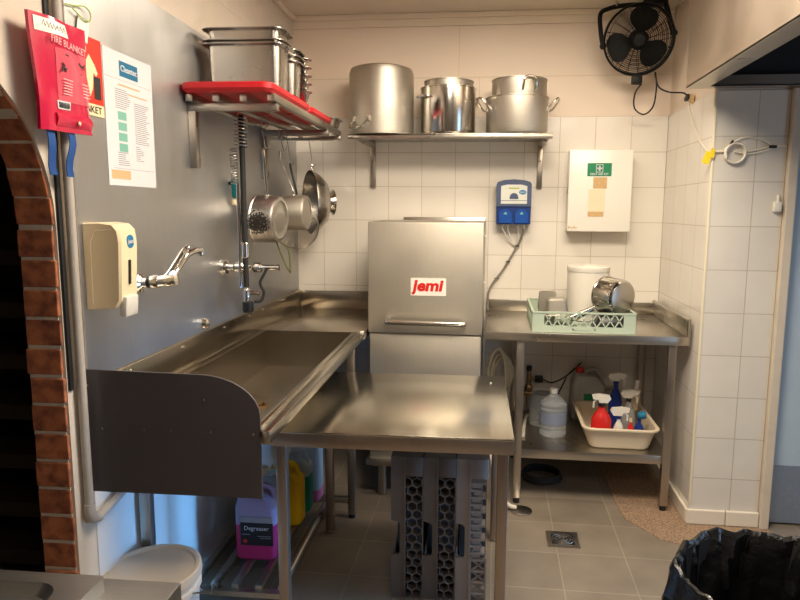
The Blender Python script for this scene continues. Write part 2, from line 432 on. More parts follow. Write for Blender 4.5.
# left wall, with the brick arch
R_A, V0, V1, ZS = .42, -2.235, -3.45, 1.45
arc = []
for k in range(13):
    a = k / 12 * PI / 2; arc.append((V0 - R_A + R_A * math.cos(a), ZS + R_A * math.sin(a)))
for k in range(13):
    a = PI / 2 + k / 12 * PI / 2; arc.append((V1 + R_A + R_A * math.cos(a), ZS + R_A * math.sin(a)))
arc_pts = [(V0, 0)] + arc + [(V1, 0)]
wl_poly = [(.1, 0), (.1, 2.615), (-5.7, 2.615), (-5.7, 0)] + arc_pts[::-1]
wl = struct('wall_left', MB().prism(wl_poly, lambda p: (-.016, p[0], p[1]), lambda p: (-.006, p[0], p[1])), M['plaster_old'], frame='L')
struct('core', MB().prism([(.1, 0), (.1, 2.615), (-5.7, 2.615), (-5.7, 0)] + [(p[0] - (.003 if p[0] > -2.85 else -.003), p[1] - (.003 if p[1] > 1.46 else 0)) for p in arc_pts[::-1]],
      lambda p: (-.108, p[0], p[1]), lambda p: (-.016, p[0], p[1])), M['mortar'], wl)
# bricks on the reveal, one course after another along jamb, arch, jamb
bk = MB(); path = []
z = .003
while z + .078 < ZS: path.append((Vector((V0, z + .039)), Vector((-1, 0)))); z += .08
na = 9
for k in range(na):
    a = (k + .5) / na * PI / 2; path.append((Vector((V0 - R_A + R_A * math.cos(a), ZS + R_A * math.sin(a))), Vector((-math.cos(a), -math.sin(a)))))
x = V0 - R_A - .04
while x > V1 + R_A: path.append((Vector((x, ZS + R_A)), Vector((0, -1)))); x -= .08
for p, nn in path:
    tdir = Vector((-nn.y, nn.x)); n3 = Vector((0, nn.x, nn.y)); t3 = Vector((0, tdir.x, tdir.y)); u3 = Vector((1, 0, 0))
    R = Matrix((u3, n3, t3)).transposed()
    pr = random.uniform(.003, .008); w = .098 + random.uniform(-.004, .004)
    bk.obox((-.011 - w / 2 + random.uniform(-.003, .002), p.x + nn.x * (pr - .012), p.y + nn.y * (pr - .012)), (w, .028, .0695 + random.uniform(-.002, .002)), R, .003)
struct('brick_reveal', bk, M['brick'], wl)
struct('panel_joint', MB().box(-.0065, -.005, -2.15, .0, 2.36, 2.364), M['joint'], wl)
struct('panel_joint', MB().box(-.0065, -.005, -.62, -.616, 2.19, 2.6), M['joint'], wl)
struct('trim_2', MB().box(-.006, .018, -5.6, -.03, 2.588, 2.6145, .004), M['trimpaint'], frame='L')
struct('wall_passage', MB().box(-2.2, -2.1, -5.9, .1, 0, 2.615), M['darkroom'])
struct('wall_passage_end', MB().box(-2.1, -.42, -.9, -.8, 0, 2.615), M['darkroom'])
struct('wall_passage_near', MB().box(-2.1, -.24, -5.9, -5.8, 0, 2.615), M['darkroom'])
struct('wall_rear', MB().box(-.2, 3.9, -5.9, -5.8, 0, 2.615), M['rearwall'])
struct('wall_side', MB().box(3.8, 3.9, -5.8, .2, 0, 2.615), M['plaster'])

# return wall on the right
wr = struct('wall_right', MB().box(2.006, 2.325, -.768, .16, 0, 2.615), M['plaster'])
struct('tile_panel', MB().box(1.9995, 2.007, -.774, .0, 0, TZ, .0015, 1), M['tile_side'], wr)
struct('tile_panel', MB().box(2.0, 2.318, -.7745, -.767, 0, TZ, .0015, 1), M['tile_front'], wr)
struct('corner_trim', MB().tube([(2.004, -.7705, .1), (2.004, -.7705, 2.04)], .0075, 10), M['corner'], wr, smooth=True)
struct('wall_right_upper', MB().box(2.325, 3.8, -.70, .16, 0, 2.615), M['plaster'])
struct('baseboard_right', MB().box(1.982, 1.9985, -.775, -.02, .0035, .075, .005), M['base_tile'])
struct('baseboard_return', MB().box(1.984, 2.165, -.793, -.776, .0035, .078, .005).box(2.168, 2.318, -.793, -.776, .0035, .078, .005), M['base_tile'])
jm = struct('trim_3', MB().box(2.32, 2.362, -.80, -.70, .0, 2.036, .005), M['doorjamb'])
dr = struct('door_1', MB().box(2.364, 3.16, -.735, -.701, .01, 2.03), M['doorblue'])
ck = MB().box(2.366, 3.158, -.739, -.7345, .012, .30)
for i in range(26):
    for j in range(9):
        cxx, czz = 2.382 + i * .03, .028 + j * .032; a = PI / 4 if (i + j) % 2 else -PI / 4
        ck.obox((cxx, -.7395, czz), (.024, .002, .006), Matrix.Rotation(a, 3, 'Y'))
struct('kick_plate', ck, M['chequer'], dr)

# ------------------------------------------------------------------ things along the left wall
solo('splashback_sheet', MB().box(-.0055, 0, -2.15, -.003, 1.004, 2.18, .001, 1), M['steel_wall'], 'big brushed stainless steel sheet covering the left wall above the sink', 'splashback', (0, -1.0, 1.004), 'L')
struct('lower_panel', MB().box(-.0065, -.002, -2.15, -.05, .0, .84, .001, 1), M['whitegloss'], wl)

t = Thing('conduit_pipe', 'grey painted pipe running down the left wall beside the brick arch', 'pipe', (.012, -2.2, .55), 'L')
t.part('pipe', MB().cyl((.0125, -2.2, .63), (.0125, -2.2, 2.612), .012), M['pipe'])
t.part('elbow', MB().tube([(.0125, -2.2, .66), (.0125, -2.2, .63), (.014, -2.188, .612), (.016, -2.165, .605)], .0155, 14, smooth=4), M['pipe'])
t.part('branch_pipe', MB().tube([(.016, -2.17, .605), (.022, -1.985, .635)], .0115, 14), M['pipe'])
solo('black_strip', MB().box(-.006, .002, -2.232, -2.216, 1.0, 2.612, .002), M['blackrub'], 'flat black strip on the left wall behind the grey pipe', 'cable', (0, -2.22, 1.0), 'L')  # thin flat black strip running beside the pipe

# fire blanket pouch
t = Thing('fire_blanket_pouch', 'crimson vinyl fire blanket pouch with blue straps hanging in front of the grey pipe', 'fire blanket', (.05, -2.255, 1.69), 'L')
def pouch_pt(a, b, side):
    v = -2.355 + a * .205 - .012 * (b - .5); zz = 1.684 + b * .27 + (.006 * a)
    bul = math.sin(PI * min(1, max(0, a))) ** .6 * (math.sin(PI * (min(1, max(0, .05 + b * .9)))) ** .5)
    return (.048 + side * (.004 + .016 * bul) + .004 * math.sin(a * 9 + b * 5), v, zz)
grid = 14; loops = []
for j in range(grid + 1):
    b = j / grid
    loops.append([pouch_pt(i / 12, b, 1) for i in range(13)] + [pouch_pt(i / 12, b, -1) for i in range(12, -1, -1)])
pc = t.part('pouch', MB().loft(loops), M['pouch'])
def pouch_patch(a0, a1, b0, b1, off=.0012, n=8):
    A = [[Vector(pouch_pt(a0 + (a1 - a0) * i / n, b0 + (b1 - b0) * j / n, 1)) + Vector((off, 0, 0)) for i in range(n + 1)] for j in range(n + 1)]
    m = MB(); tb = m.bm; V = [[tb.verts.new(p) for p in r] for r in A]
    for j in range(n):
        for i in range(n): tb.faces.new((V[j][i], V[j][i + 1], V[j + 1][i + 1], V[j + 1][i]))
    return m
t.part('printed_panel', pouch_patch(.30, .98, .27, .74), M['pouch_pink'])
t.part('white_label', pouch_patch(.05, .58, .85, .97), M['whitebox'])
t.part('barcode_label', pouch_patch(.27, .5, .20, .275, .0018), M['whiteclean'])
ln = MB()
for i in range(11): ln.obox(Vector(pouch_pt(.30 + i * .018, .238, 1)) + Vector((.0025, 0, 0)), (.0006, .0016 if i % 3 else .0026, .014))
t.part('barcode', ln, M['ink'])
ln = MB()
for a0, bs in ((.34, (.47, .44, .415, .39, .365, .34)), (.68, (.47, .44, .41, .38, .35))):
    for b in bs:
        p = pouch_pt(a0 + .13, b, 1); ln.obox((p[0] + .0028, p[1], p[2]), (.0006, .048 + random.uniform(-.01, .004), .0024))
t.part('printed_lines', ln, M['pinkline'])
ln = MB()
for a0, b, s_ in ((.42, .62, 1), (.80, .60, -1)):
    p = Vector(pouch_pt(a0, b, 1)) + Vector((.0026, 0, 0))
    for q in range(6): ln.obox(p + Vector((0, random.uniform(-.016, .016), random.uniform(-.02, .02))), (.0006, .012, .004), Matrix.Rotation(random.uniform(-1, 1), 3, 'X'))
t.part('printed_figures', ln, M['ink'])
p = pouch_pt(.52, .79, 1)
t.text('lettering', 'FIRE BLANKET', .024, M['pinkline'], left_m(p[0] + .003, p[1] + .004, p[2] - .002) @ Matrix.Rotation(-.06, 4, 'Z'), sx=.9)
p = pouch_pt(.31, .91, 1)
t.part('scrawl', MB().tube([(p[0] + .003, p[1] - .045 + k * .0062, p[2] + (.007 if k % 2 else -.006)) for k in range(15)], .0007, 5), M['inkgrey'])
fl = MB()
fl.loft([[Vector(pouch_pt(a / 8 * .74 + .22, .16 - (k * .028), 1)) + Vector((.004 + .003 * math.sin(k), 0, 0)) for a in range(9)] + [Vector(pouch_pt(a / 8 * .74 + .22, .16 - (k * .028), 1)) + Vector((.0, 0, 0)) for a in range(8, -1, -1)] for k in range(5)])
t.part('closing_flap', fl, M['pouch'])
p = Vector(pouch_pt(.62, .09, 1)); t.part('press_stud', MB().ball(p + Vector((.009, 0, 0)), .0055, 12, (.5, 1, 1)), M['cream'])
for v_, z0, dv in ((-2.312, 1.578, .016), (-2.232, 1.576, .004)):
    s_ = MB(); lp = []
    for k in range(7):
        f_ = k / 6; vv = v_ + (dv * f_ ** 2 if dv > .01 else .004 * math.sin(f_ * 7)); zz = 1.70 - (1.70 - z0) * f_; uu = .046 + .006 * math.sin(f_ * 5)
        lp.append([(uu - .001, vv - .0135, zz), (uu - .001, vv + .0135, zz), (uu + .001, vv + .0135, zz), (uu + .001, vv - .0135, zz)])
    t.part('strap', s_.loft(lp), M['strap'])

# red sign, white tag, poster
t = Thing('fire_blanket_sign', 'red fire blanket sign on the steel sheet half hidden by the pouch', 'sign', (.0, -2.08, 1.76), 'L')
t.part('board', MB().box(.0, .0025, -2.165, -1.998, 1.757, 1.973), M['redsign'])
t.part('text_strip', MB().box(.0025, .0032, -2.16, -2.0, 1.757, 1.79), M['creamsign'])
t.text('lettering', 'BLANKET', .027, M['ink'], left_m(.0035, -2.076, 1.7735), sx=1.12, bold=.0004)
fp = [(-2.075, 1.905), (-2.06, 1.925), (-2.035, 1.90), (-2.022, 1.878), (-2.03, 1.868), (-2.042, 1.878), (-2.048, 1.835), (-2.062, 1.81), (-2.075, 1.86)]
t.part('pictogram', MB().prism(fp, lambda p: (.0025, p[0], p[1]), lambda p: (.0032, p[0], p[1])).lathe([(.013, 0), (.013, .0007)], (.0025, -2.083, 1.938), (1, 0, 0), 18), M['creamsign'])
t.part('pictogram_blanket', MB().box(.0025, .0033, -2.042, -2.010, 1.805, 1.868), M['ink'])
solo('white_tag', MB().obox((.006, -2.085, 1.985), (.0015, .05, .06), Matrix.Rotation(-.25, 3, 'X')), M['whitebox'], 'small blank white card between the pouch and the red sign', 'card', (.006, -2.085, 1.955), 'L')
solo('string_loop', MB().tube([(.006, -2.155 + .0, 2.03), (.01, -2.12, 2.035), (.012, -2.08, 2.045), (.012, -2.055, 2.035), (.012, -2.06, 2.012), (.012, -2.09, 2.01), (.01, -2.13, 2.025)], .0018, 6, smooth=6), M['limetext'], 'thin yellow green string looped above the white card', 'string', (.008, -2.1, 2.01), 'L')

t = Thing('notice_poster', 'white printed wall notice with a teal logo on the steel sheet', 'poster', (.0, -1.85, 1.565), 'L')
t.part('sheet', MB().box(.0003, .0014, -1.99, -1.712, 1.565, 1.967), M['whiteclean'])
t.part('logo_block', MB().box(.0014, .0019, -1.905, -1.80, 1.897, 1.943), M['logo2'])
t.text('lettering', 'Cleantec', .026, M['whiteclean'], left_m(.0022, -1.8525, 1.921), bold=.0004)
t.part('title_line', MB().box(.0014, .0018, -1.915, -1.79, 1.868, 1.873).box(.0014, .0018, -1.86, -1.75, 1.846, 1.85), M['inkorange'])
ln = MB()
for c0, c1, z0, z1 in ((-1.935, -1.85, 1.795, 1.855), (-1.935, -1.865, 1.625, 1.665), (-1.83, -1.735, 1.70, 1.825), (-1.83, -1.78, 1.645, 1.69)):
    z = z1
    while z > z0: ln.box(.0014, .0017, c0, c1 - random.random() * .03, z, z + .0018); z -= .0062
ln.box(.0014, .0017, -1.985, -1.72, 1.885, 1.8858).box(.0014, .0017, -1.96, -1.72, 1.617, 1.618)
t.part('printed_lines', ln, M['inkgrey'])
gp = MB()
for k in range(4): gp.box(.0014, .0018, -1.925, -1.878, 1.765 - k * .032, 1.79 - k * .032)
t.part('printed_pictures', gp, M['inkgreen'])
t.part('printed_footer', MB().box(.0014, .0018, -1.975, -1.87, 1.585, 1.612), M['inkorange'])

# soap dispenser
t = Thing('soap_dispenser', 'cream wall soap dispenser with a grey push lever beside the tap', 'soap dispenser', (0, -2.085, 1.2), 'L')
prof = [(0, 1.208), (.085, 1.215), (.100, 1.235), (.108, 1.40), (.104, 1.435), (.088, 1.452), (.05, 1.457), (0, 1.455)]
def sect(v, k): return [(.001 + p[0] * k, v, 1.33 + (p[1] - 1.33) * (.5 + .5 * k)) for p in prof]
t.part('body', MB().loft([sect(-2.135, .95), sect(-2.128, 1), sect(-2.048, 1), sect(-2.04, .95)]), M['cream'])
t.part('cover_seam', MB().tube([(.02, -2.1355, 1.225), (.022, -2.1355, 1.40), (.035, -2.1355, 1.432), (.085, -2.1355, 1.436)], .0012, 6), M['paperold'])
t.part('level_window', MB().obox((.1075, -2.09, 1.315), (.003, .009, .07), Matrix.Rotation(.045, 3, 'Y')), M['ink'])
bd = t.part('badge', MB().lathe([(.019, 0), (.019, .002)], (.1075, -2.082, 1.402), (1, 0, .02), 24), M['logo'])
t.text('lettering', 'jasol', .016, M['whiteclean'], left_m(.111, -2.082, 1.402), bold=.0003)
t.part('push_lever', MB().obox((.1, -2.09, 1.218), (.022, .066, .06), Matrix.Rotation(.08, 3, 'Y'), .006), M['grey'])

# mixer tap
t = Thing('wall_mixer_tap', 'chrome lever mixer tap with swung spout next to the soap dispenser', 'tap', (0, -1.85, 1.25), 'L')
t.part('flange', MB().lathe([(.031, 0), (.031, .006), (.02, .014)], (0.0003, -1.85, 1.252), (1, 0, .06), 28), M['chrome'])
t.part('body', MB().lathe([(.016, 0), (.017, .03), (.022, .034), (.022, .055), (.019, .06), (.021, .1), (.018, .118), (.0, .12)], (.01, -1.85, 1.253), (1, 0, .12), 26), M['chrome'])
t.part('collar', MB().lathe([(.0195, 0), (.0195, .01)], (.03, -1.85, 1.2555), (1, 0, .12), 26), M['black'])
sp = t.part('spout', MB().tube([(.108, -1.85, 1.262), (.111, -1.83, 1.282), (.114, -1.80, 1.308), (.118, -1.755, 1.338), (.122, -1.70, 1.35), (.125, -1.665, 1.35)], .0115, 14, smooth=6), M['chrome'])
t.part('spout_tip', MB().lathe([(.013, 0), (.0135, .024), (.011, .026)], (.125, -1.66, 1.358), (0, .12, -1), 20), M['chrome'], sp)
t.part('lever', MB().tube([(.085, -1.86, 1.27), (.10, -1.85, 1.285), (.118, -1.81, 1.335), (.124, -1.782, 1.36), (.126, -1.76, 1.364)], .0075, 10, smooth=5).ball((.126, -1.757, 1.364), .010), M['chrome'])

# pre-rinse tap and hose
t = Thing('prerinse_tap', 'chrome wall tap with long body behind the black rinse hose', 'tap', (0, -1.165, 1.24), 'L')
t.part('flange', MB().lathe([(.034, 0), (.034, .006), (.03, .02), (.016, .024)], (.0003, -1.165, 1.245), (1, 0, 0), 28), M['chrome'])
t.part('body', MB().lathe([(.015, .02), (.016, .05), (.026, .062), (.026, .085), (.014, .10), (.014, .13), (.022, .14), (.022, .17), (.012, .18), (.0125, .235), (.015, .238), (.015, .25), (0, .252)], (0, -1.165, 1.245), (1, 0, 0), 26), M['chrome'])
t.part('handle', MB().tube([(.075, -1.165, 1.27), (.075, -1.165, 1.30), (.075, -1.14, 1.31)], .007, 10), M['chrome'])

t = Thing('rinse_spray_hose', 'black pre-rinse hose with spring and spray head hanging under the slatted shelf', 'spray hose', (.12, -1.215, 1.05), 'L')
hs = t.part('hose', MB().tube([(.118, -1.215, 1.878), (.12, -1.215, 1.7), (.12, -1.215, 1.45), (.121, -1.215, 1.165)], .0115, 14, smooth=4), M['blackrub'])
t.part('steel_tube', MB().tube([(.102, -1.232, 1.60), (.102, -1.232, 1.165)], .006, 10), M['chrome'])
t.part('sleeve', MB().lathe([(.013, 0), (.0165, .004), (.0165, .06), (.013, .065)], (.12, -1.215, 1.29), (0, 0, 1), 20), M['steel_bright'])
cp = [(  .118 + .025 * math.cos(a), -1.215 + .025 * math.sin(a), 1.875 - a / (2 * PI) * .0135) for a in [k * PI / 8 for k in range(int(16 * 9.5))]]
t.part('spring', MB().tube(cp, .0032, 6), M['spring'])
cp = [(.094 + .014 * math.cos(a), -1.243 + .014 * math.sin(a), 1.745 - a / (2 * PI) * .0115) for a in [k * PI / 6 for k in range(12 * 13)]]
t.part('thin_spring', MB().tube(cp, .0024, 6), M['spring'])
hd = t.part('spray_head', MB().lathe([(.012, 0), (.015, .01), (.015, .05), (.011, .06)], (.121, -1.215, 1.10), (0, 0, 1), 20).tube([(.121, -1.215, 1.135), (.15, -1.205, 1.14), (.172, -1.20, 1.135)], .0095, 10), M['chrome'])
t.part('nozzle', MB().lathe([(.012, .05), (.023, .046), (.024, .012), (.02, 0)], (.124, -1.21, 1.055), (0, 0, 1), 24), M['black'], hd)
t.part('squeeze_lever', MB().tube([(.205, -1.19, 1.245), (.19, -1.195, 1.215), (.176, -1.20, 1.18), (.19, -1.195, 1.14), (.178, -1.20, 1.105), (.15, -1.205, 1.10)], .0062, 10, smooth=5), M['blackrub'])
t = Thing('teal_brush', 'small teal scrubbing brush hooked on the left wall beside the hose', 'brush', (.02, -1.09, 1.51), 'L')
t.part('handle', MB().obox((.028, -1.07, 1.585), (.03, .03, .085), Matrix.Rotation(.15, 3, 'X'), .01), M['teal'])
t.part('head', MB().lathe([(.008, 0), (.014, .006), (.014, .02), (.008, .03)], (.02, -1.058, 1.51), (0, -.1, 1), 16), M['cream'])
t.part('wall_hook', MB().box(0.0003, .02, -1.072, -1.06, 1.60, 1.615, .003), M['black'])

# slatted wall shelf
t = Thing('slatted_wall_shelf', 'stainless steel slatted shelf on brackets high on the left wall', 'shelf', (.17, -.9, 1.65), 'L')
for k, u in enumerate((.022, .125, .23, .335)):
    t.part('slat', MB().box(u - .014, u + .014, -1.48, -.335, 1.891, 1.919, .002), M['steel'])
for v in (-1.43, -.62):
    b = t.part('bracket', MB().box(.0005, .03, v - .015, v + .015, 1.65, 1.862, .002).box(.0005, .345, v - .014, v + .014, 1.862, 1.8905, .002), M['steel_v'])
    t.part('rivet', MB().ball((.031, v, 1.68), .004, 8).ball((.031, v, 1.80), .004, 8), M['steel_dark'], b)
t.part('end_rail', MB().box(.005, .35, -.365, -.336, 1.868, 1.8905, .002), M['steel'])

def gn_pan(m, u0, u1, v0, v1, z0, z1, rim=.014, r=.03, taper=.012, th=.0018):
    cu, cv, w, d = (u0 + u1) / 2, (v0 + v1) / 2, u1 - u0, v1 - v0
    W, D = w - 2 * rim, d - 2 * rim
    L = [rrect(cu, cv, W - 2 * taper - .02, D - 2 * taper - .02, r * .5, z0), rrect(cu, cv, W - 2 * taper, D - 2 * taper, r * .8, z0 + .009),
         rrect(cu, cv, W, D, r, z1 - .006), rrect(cu, cv, w - .002, d - .002, r + rim * .6, z1 - .004), rrect(cu, cv, w, d, r + rim * .6, z1 - .002), rrect(cu, cv, w, d, r + rim * .6, z1),
         rrect(cu, cv, W + .002, D + .002, r, z1), rrect(cu, cv, W - 2 * th, D - 2 * th, r, z1 - .006), rrect(cu, cv, W - 2 * taper - 2 * th, D - 2 * taper - 2 * th, r * .8, z0 + .012),
         rrect(cu, cv, W - 2 * taper - .022, D - 2 * taper - .022, r * .5, z0 + .003)]
    return m.loft(L)
def board(v0, v1, label):
    m = MB(); cu, cv, w, d = .177, (v0 + v1) / 2, .352, v1 - v0
    m.loft([rrect(cu, cv, w - .03, d - .03, .03, 1.9195), rrect(cu, cv, w, d, .045, 1.932), rrect(cu, cv, w, d, .045, 1.95), rrect(cu, cv, w - .012, d - .012, .04, 1.954)])
    solo('cutting_board', m, M['red'], label, 'cutting board', (cu, cv, 1.9195), 'L')
board(-1.525, -.975, 'red plastic cutting board under the stacked pans at the near end of the slatted shelf')
board(-.965, -.56, 'red plastic cutting board further along the slatted shelf, behind the near red one')
def pan(u0, u1, v0, v1, z0, z1, label, group=None, **k):
    k = dict({'rim': .02, 'taper': .006}, **k)
    return solo('steel_pan', gn_pan(MB(), u0, u1, v0, v1, z0, z1, **k), M['steel_pan'], label, 'pan', ((u0 + u1) / 2, (v0 + v1) / 2, z0), 'L', group)
pan(.035, .36, -1.405, -1.225, 1.9545, 2.118, 'deep steel pan at the bottom of the nearest stack on the red board', 'nested steel pans on the shelf')
pan(.035, .36, -1.405, -1.225, 1.968, 2.132, 'steel pan in the middle of the nearest stack, its rim just above the lowest one', 'nested steel pans on the shelf', taper=.009, rim=.021)
pan(.035, .36, -1.405, -1.225, 1.995, 2.174, 'steel pan topmost in the nearest stack on the red board', 'nested steel pans on the shelf', taper=.012, rim=.0225)
for k, (h0, h1, lab) in enumerate(((1.9545, 2.095, 'lower steel pan of the second stack from the front, just behind the nearest'),
                                   (1.965, 2.118, 'middle steel pan of the second stack from the front, just behind the nearest'),
                                   (1.988, 2.141, 'upper steel pan of the second stack from the front, just behind the nearest'))):
    pan(.045, .362, -1.215, -1.06, h0, h1, lab, 'nested steel pans on the shelf', taper=.006 + .004 * k, rim=.018 + .0022 * k)
names = ('bottom', 'second from bottom', 'middle', 'second from top', 'top')
for k in range(5):
    pan(.19, .366, -1.05, -.98 + .0, 1.9545 + k * .034, 2.005 + k * .034, names[k] + ' shallow pan of the furthest steel pan stack on the shelf', 'nested steel pans on the shelf', r=.02, taper=.010 + .003 * k, rim=.010 + .0018 * k)
pan(.215, .365, -.53, -.35, 1.9195, 1.966, 'small shallow steel pan alone at the far end of the slatted shelf', r=.02, taper=.01, rim=.012)

# hanging pots
def s_hook(u, v, ztop, zbot):
    return MB().tube([(u + .008, v, ztop - .018), (u + .016, v, ztop - .004), (u + .012, v, ztop + .034), (u - .012, v, ztop + .036), (u - .018, v, ztop + .01), (u - .006, v, (ztop + zbot) / 2), (u, v, zbot + .015), (u + .008, v, zbot), (u + .02, v, zbot + .008), (u + .02, v, zbot + .022)], .0024, 7, smooth=5)
def hang_hook(u, v, zbot, label):
    solo('hanging_hook', s_hook(u, v, 1.888, zbot), M['steel_bright'], label, 'hook', (u, v, zbot), 'L', 'wire hooks under the slatted shelf')
def saucepan(name, label, rimc, axis, R, depth, mat, hb, htop, hw=.009):
    a = Vector(axis).normalized(); t = Thing(name, label, 'saucepan', rimc, 'L')
    body = MB().lathe([(0, .006), (R * .97, .006), (R * 1.0, .0), (R * 1.03, -.002), (R * 1.03, .004), (R, .008), (R * .985, depth - .012), (R * .93, depth), (R * .80, depth + .002), (R * .72, depth - .002), (R * .45, depth), (0, depth)][1:], rimc, a, 44)
    t.part('body', body, mat)
    t.part('handle', MB().tube([hb, (hb[0] - .002, hb[1], hb[2] + .03), (htop[0] + .004, htop[1], htop[2] - .05), htop], hw, 10, smooth=6), M['steel_bright'])
    b2 = MB()
    for s_ in (-1, 1): b2.ball((hb[0] + .006, hb[1] + s_ * .012, hb[2] - .001), .005, 8)
    t.part('rivet', b2, M['steel_bright'])
    return t
ax1 = Vector((math.cos(math.radians(-5)), math.sin(math.radians(-5)), -.05))
M['scorch'] = scorched('burnt aluminium', spot=(.035, -.10, -.02), rad=.085)
saucepan('saucepan', 'large burnt aluminium saucepan hanging nearest, its base facing the room', (.07, -.90, 1.452), ax1, .11, .108, M['scorch'], (.115, -.905, 1.560), (.105, -.91, 1.765), .0075)
hang_hook(.115, -.91, 1.765, 'wire hook holding the large burnt saucepan, nearest of the row')
saucepan('saucepan', 'smaller clean aluminium saucepan hanging behind the burnt one', (.118, -.645, 1.478), (1, -.02, 0), .09, .118, M['alu'], (.165, -.647, 1.567), (.10, -.645, 1.785), .006)
hang_hook(.115, -.645, 1.79, 'wire hook behind the nearest one, holding the smaller saucepan')
# bowl
t = Thing('footed_bowl', 'deep steel bowl with a ring foot hanging furthest, against the tiles', 'bowl', (.165, -.28, 1.53), 'L')
prof = [(.178, 0), (.178, .003), (.172, .02), (.155, .05), (.12, .085), (.07, .103), (.0, .105)]
inn = [(r * .975, z - .004) for r, z in prof[::-1][:-2]] + [(.172, .0)]
ab = Vector((.87, .5, .0))
t.part('shell', MB().lathe(prof + inn, (.150, -.27, 1.535), ab, 48, cap=False), M['steel_pan'])
t.part('foot_ring', MB().lathe([(.055, .098), (.058, .112), (.072, .132), (.074, .134), (.070, .135), (.054, .112)], (.150, -.27, 1.535), ab, 36, cap=False), M['steel_bright'])
t.part('hanging_ring', MB().tube([(.165 + .0, -.27 + .012 * math.cos(a), 1.722 + .014 * math.sin(a)) for a in [k * PI / 8 for k in range(16)]], .002, 6, closed=True), M['steel_bright'])
hang_hook(.165, -.27, 1.735, 'wire hook holding the footed bowl, furthest of the row')
# sieve
t = Thing('wire_sieve', 'round wire mesh sieve hanging behind and below the saucepans', 'sieve', (.16, -.74, 1.33), 'L')
sv = MB(); sa = Vector((.3, -1, -.1)).normalized(); Q = Vector((0, 0, 1)).rotation_difference(sa).to_matrix(); o_ = Vector((.128, -.475, 1.40))
def sp_(th_, ph): return o_ + Q @ Vector((.118 * math.cos(th_) * math.cos(ph), .118 * math.sin(th_) * math.cos(ph), .05 * math.sin(ph)))
for k in range(36): sv.tube([sp_(k * PI / 18, j * PI / 14) for j in range(7)], .0009, 4)
for j in range(1, 16): sv.tube([sp_(k * PI / 14, j * PI / 33) for k in range(28)], .0009, 4, closed=True)
t.part('mesh_basket', sv, M['steel_dark'])
t.part('rim', MB().tube([sp_(k * PI / 20, 0) for k in range(40)], .0035, 8, closed=True), M['steel'])
t.part('handle', MB().tube([(.14, -.475, 1.515), (.13, -.475, 1.60), (.115, -.475, 1.66), (.10, -.475, 1.735)], .006, 8), M['black'])
hang_hook(.10, -.475, 1.73, 'wire hook with the black sieve handle, third of the row')
solo('green_tongs', MB().tube([(.15, -.885, 1.34), (.175, -.86, 1.25), (.205, -.86, 1.195), (.207, -.86, 1.205), (.2, -.862, 1.30), (.165, -.885, 1.342)], .0035, 8, smooth=3), M['olive'], 'olive green tongs hanging under the burnt saucepan', 'tongs', (.18, -.86, 1.2), 'L')

# ------------------------------------------------------------------ sink unit
t = Thing('sink_unit', 'long stainless steel sink with deep basin along the left wall', 'sink', (.27, -1.2, 0), 'L')
u0, u1, v0, v1, zr, zb = .05, .487, -2.10, -.767, .89, .71
bs = MB()
top = [(u0, v0, zr), (u1, v0, zr), (u1, v1, zr), (u0, v1, zr)]
bot = [(u0 + .004, v0 + .02, zb), (.365, v0 + .02, zb), (.365, v1 - .004, zb), (u0 + .004, v1 - .004, zb)]
otop = [(u0 - .003, v0 - .003, zr), (u1 + .003, v0 - .003, zr), (u1 + .003, v1 + .003, zr), (u0 - .003, v1 + .003, zr)]
obot = [(u0, v0 + .016, zb - .005), (.369, v0 + .016, zb - .005), (.369, v1, zb - .005), (u0, v1, zb - .005)]
bs.loft([obot, otop, top, bot])
t.part('basin', bs, M['steel_sink'], smooth=False)
t.part('rim', MB().box(.487, .507, -2.16, -.765, .872, .893, .003).box(.507, .511, -2.16, -.765, .87, .886).box(.511, .541, -2.19, -.765, .852, .889, .003), M['steel_table'])
t.part('rim_end_cap', MB().box(.525, .543, -.765, -.742, .875, .893, .003), M['white'])
t.part('drainboard', MB().box(.004, .548, -.764, -.02, .85, .89, .003), M['steel_sink'])
t.part('back_ledge', MB().box(.012, .05, -2.16, -.764, .86, .89, .002).box(.0015, .012, -2.16, -.03, .86, 1.003, .002), M['steel_sink'])
t.part('end_upstand', MB().box(.012, .555, -.029, -.0205, .89, 1.0, .002), M['steel_sink'])
rv = MB()
for v in (-1.95, -1.6, -1.2, -.9, -.7, -.35): rv.ball((.013, v, .985), .004, 8)
t.part('rivet', rv, M['steel_bright'])
t.part('waste_outlet', MB().lathe([(.045, 0), (.045, .004), (.03, .005), (.028, -.0), (.0, -.0)][:4], (.23, -1.42, zb), (0, 0, 1), 28).cyl((.23, -1.42, zb), (.23, -1.42, zb + .012), .022), M['brass'])
for (u, v) in ((.03, -1.93), (.03, -.93), (.415, -1.69), (.512, -.93)):
    lg = t.part('leg', MB().box(u - .017, u + .017, v - .017, v + .017, .02, .70 if u < .45 else .86, .002), M['steel_v'])
    t.part('foot', MB().cyl((u, v, 0), (u, v, .022), .016), M['blackrub'], lg)
ft = MB()
for u in (.06, .14, .22, .31): ft.box(u - .013, u + .013, -1.69, -.915, .085, .105, .002)
t.part('undershelf_slats', ft, M['steel'])
t.part('front_rail', MB().tube([(.398, -1.69, .098), (.398, -.94, .098)], .0135, 12), M['steel'])
t.part('cross_rail', MB().box(.03, .512, -.94, -.91, .075, .1, .002), M['steel'])
t.part('cross_rail', MB().box(.03, .415, -1.705, -1.675, .065, .085), M['steel'])

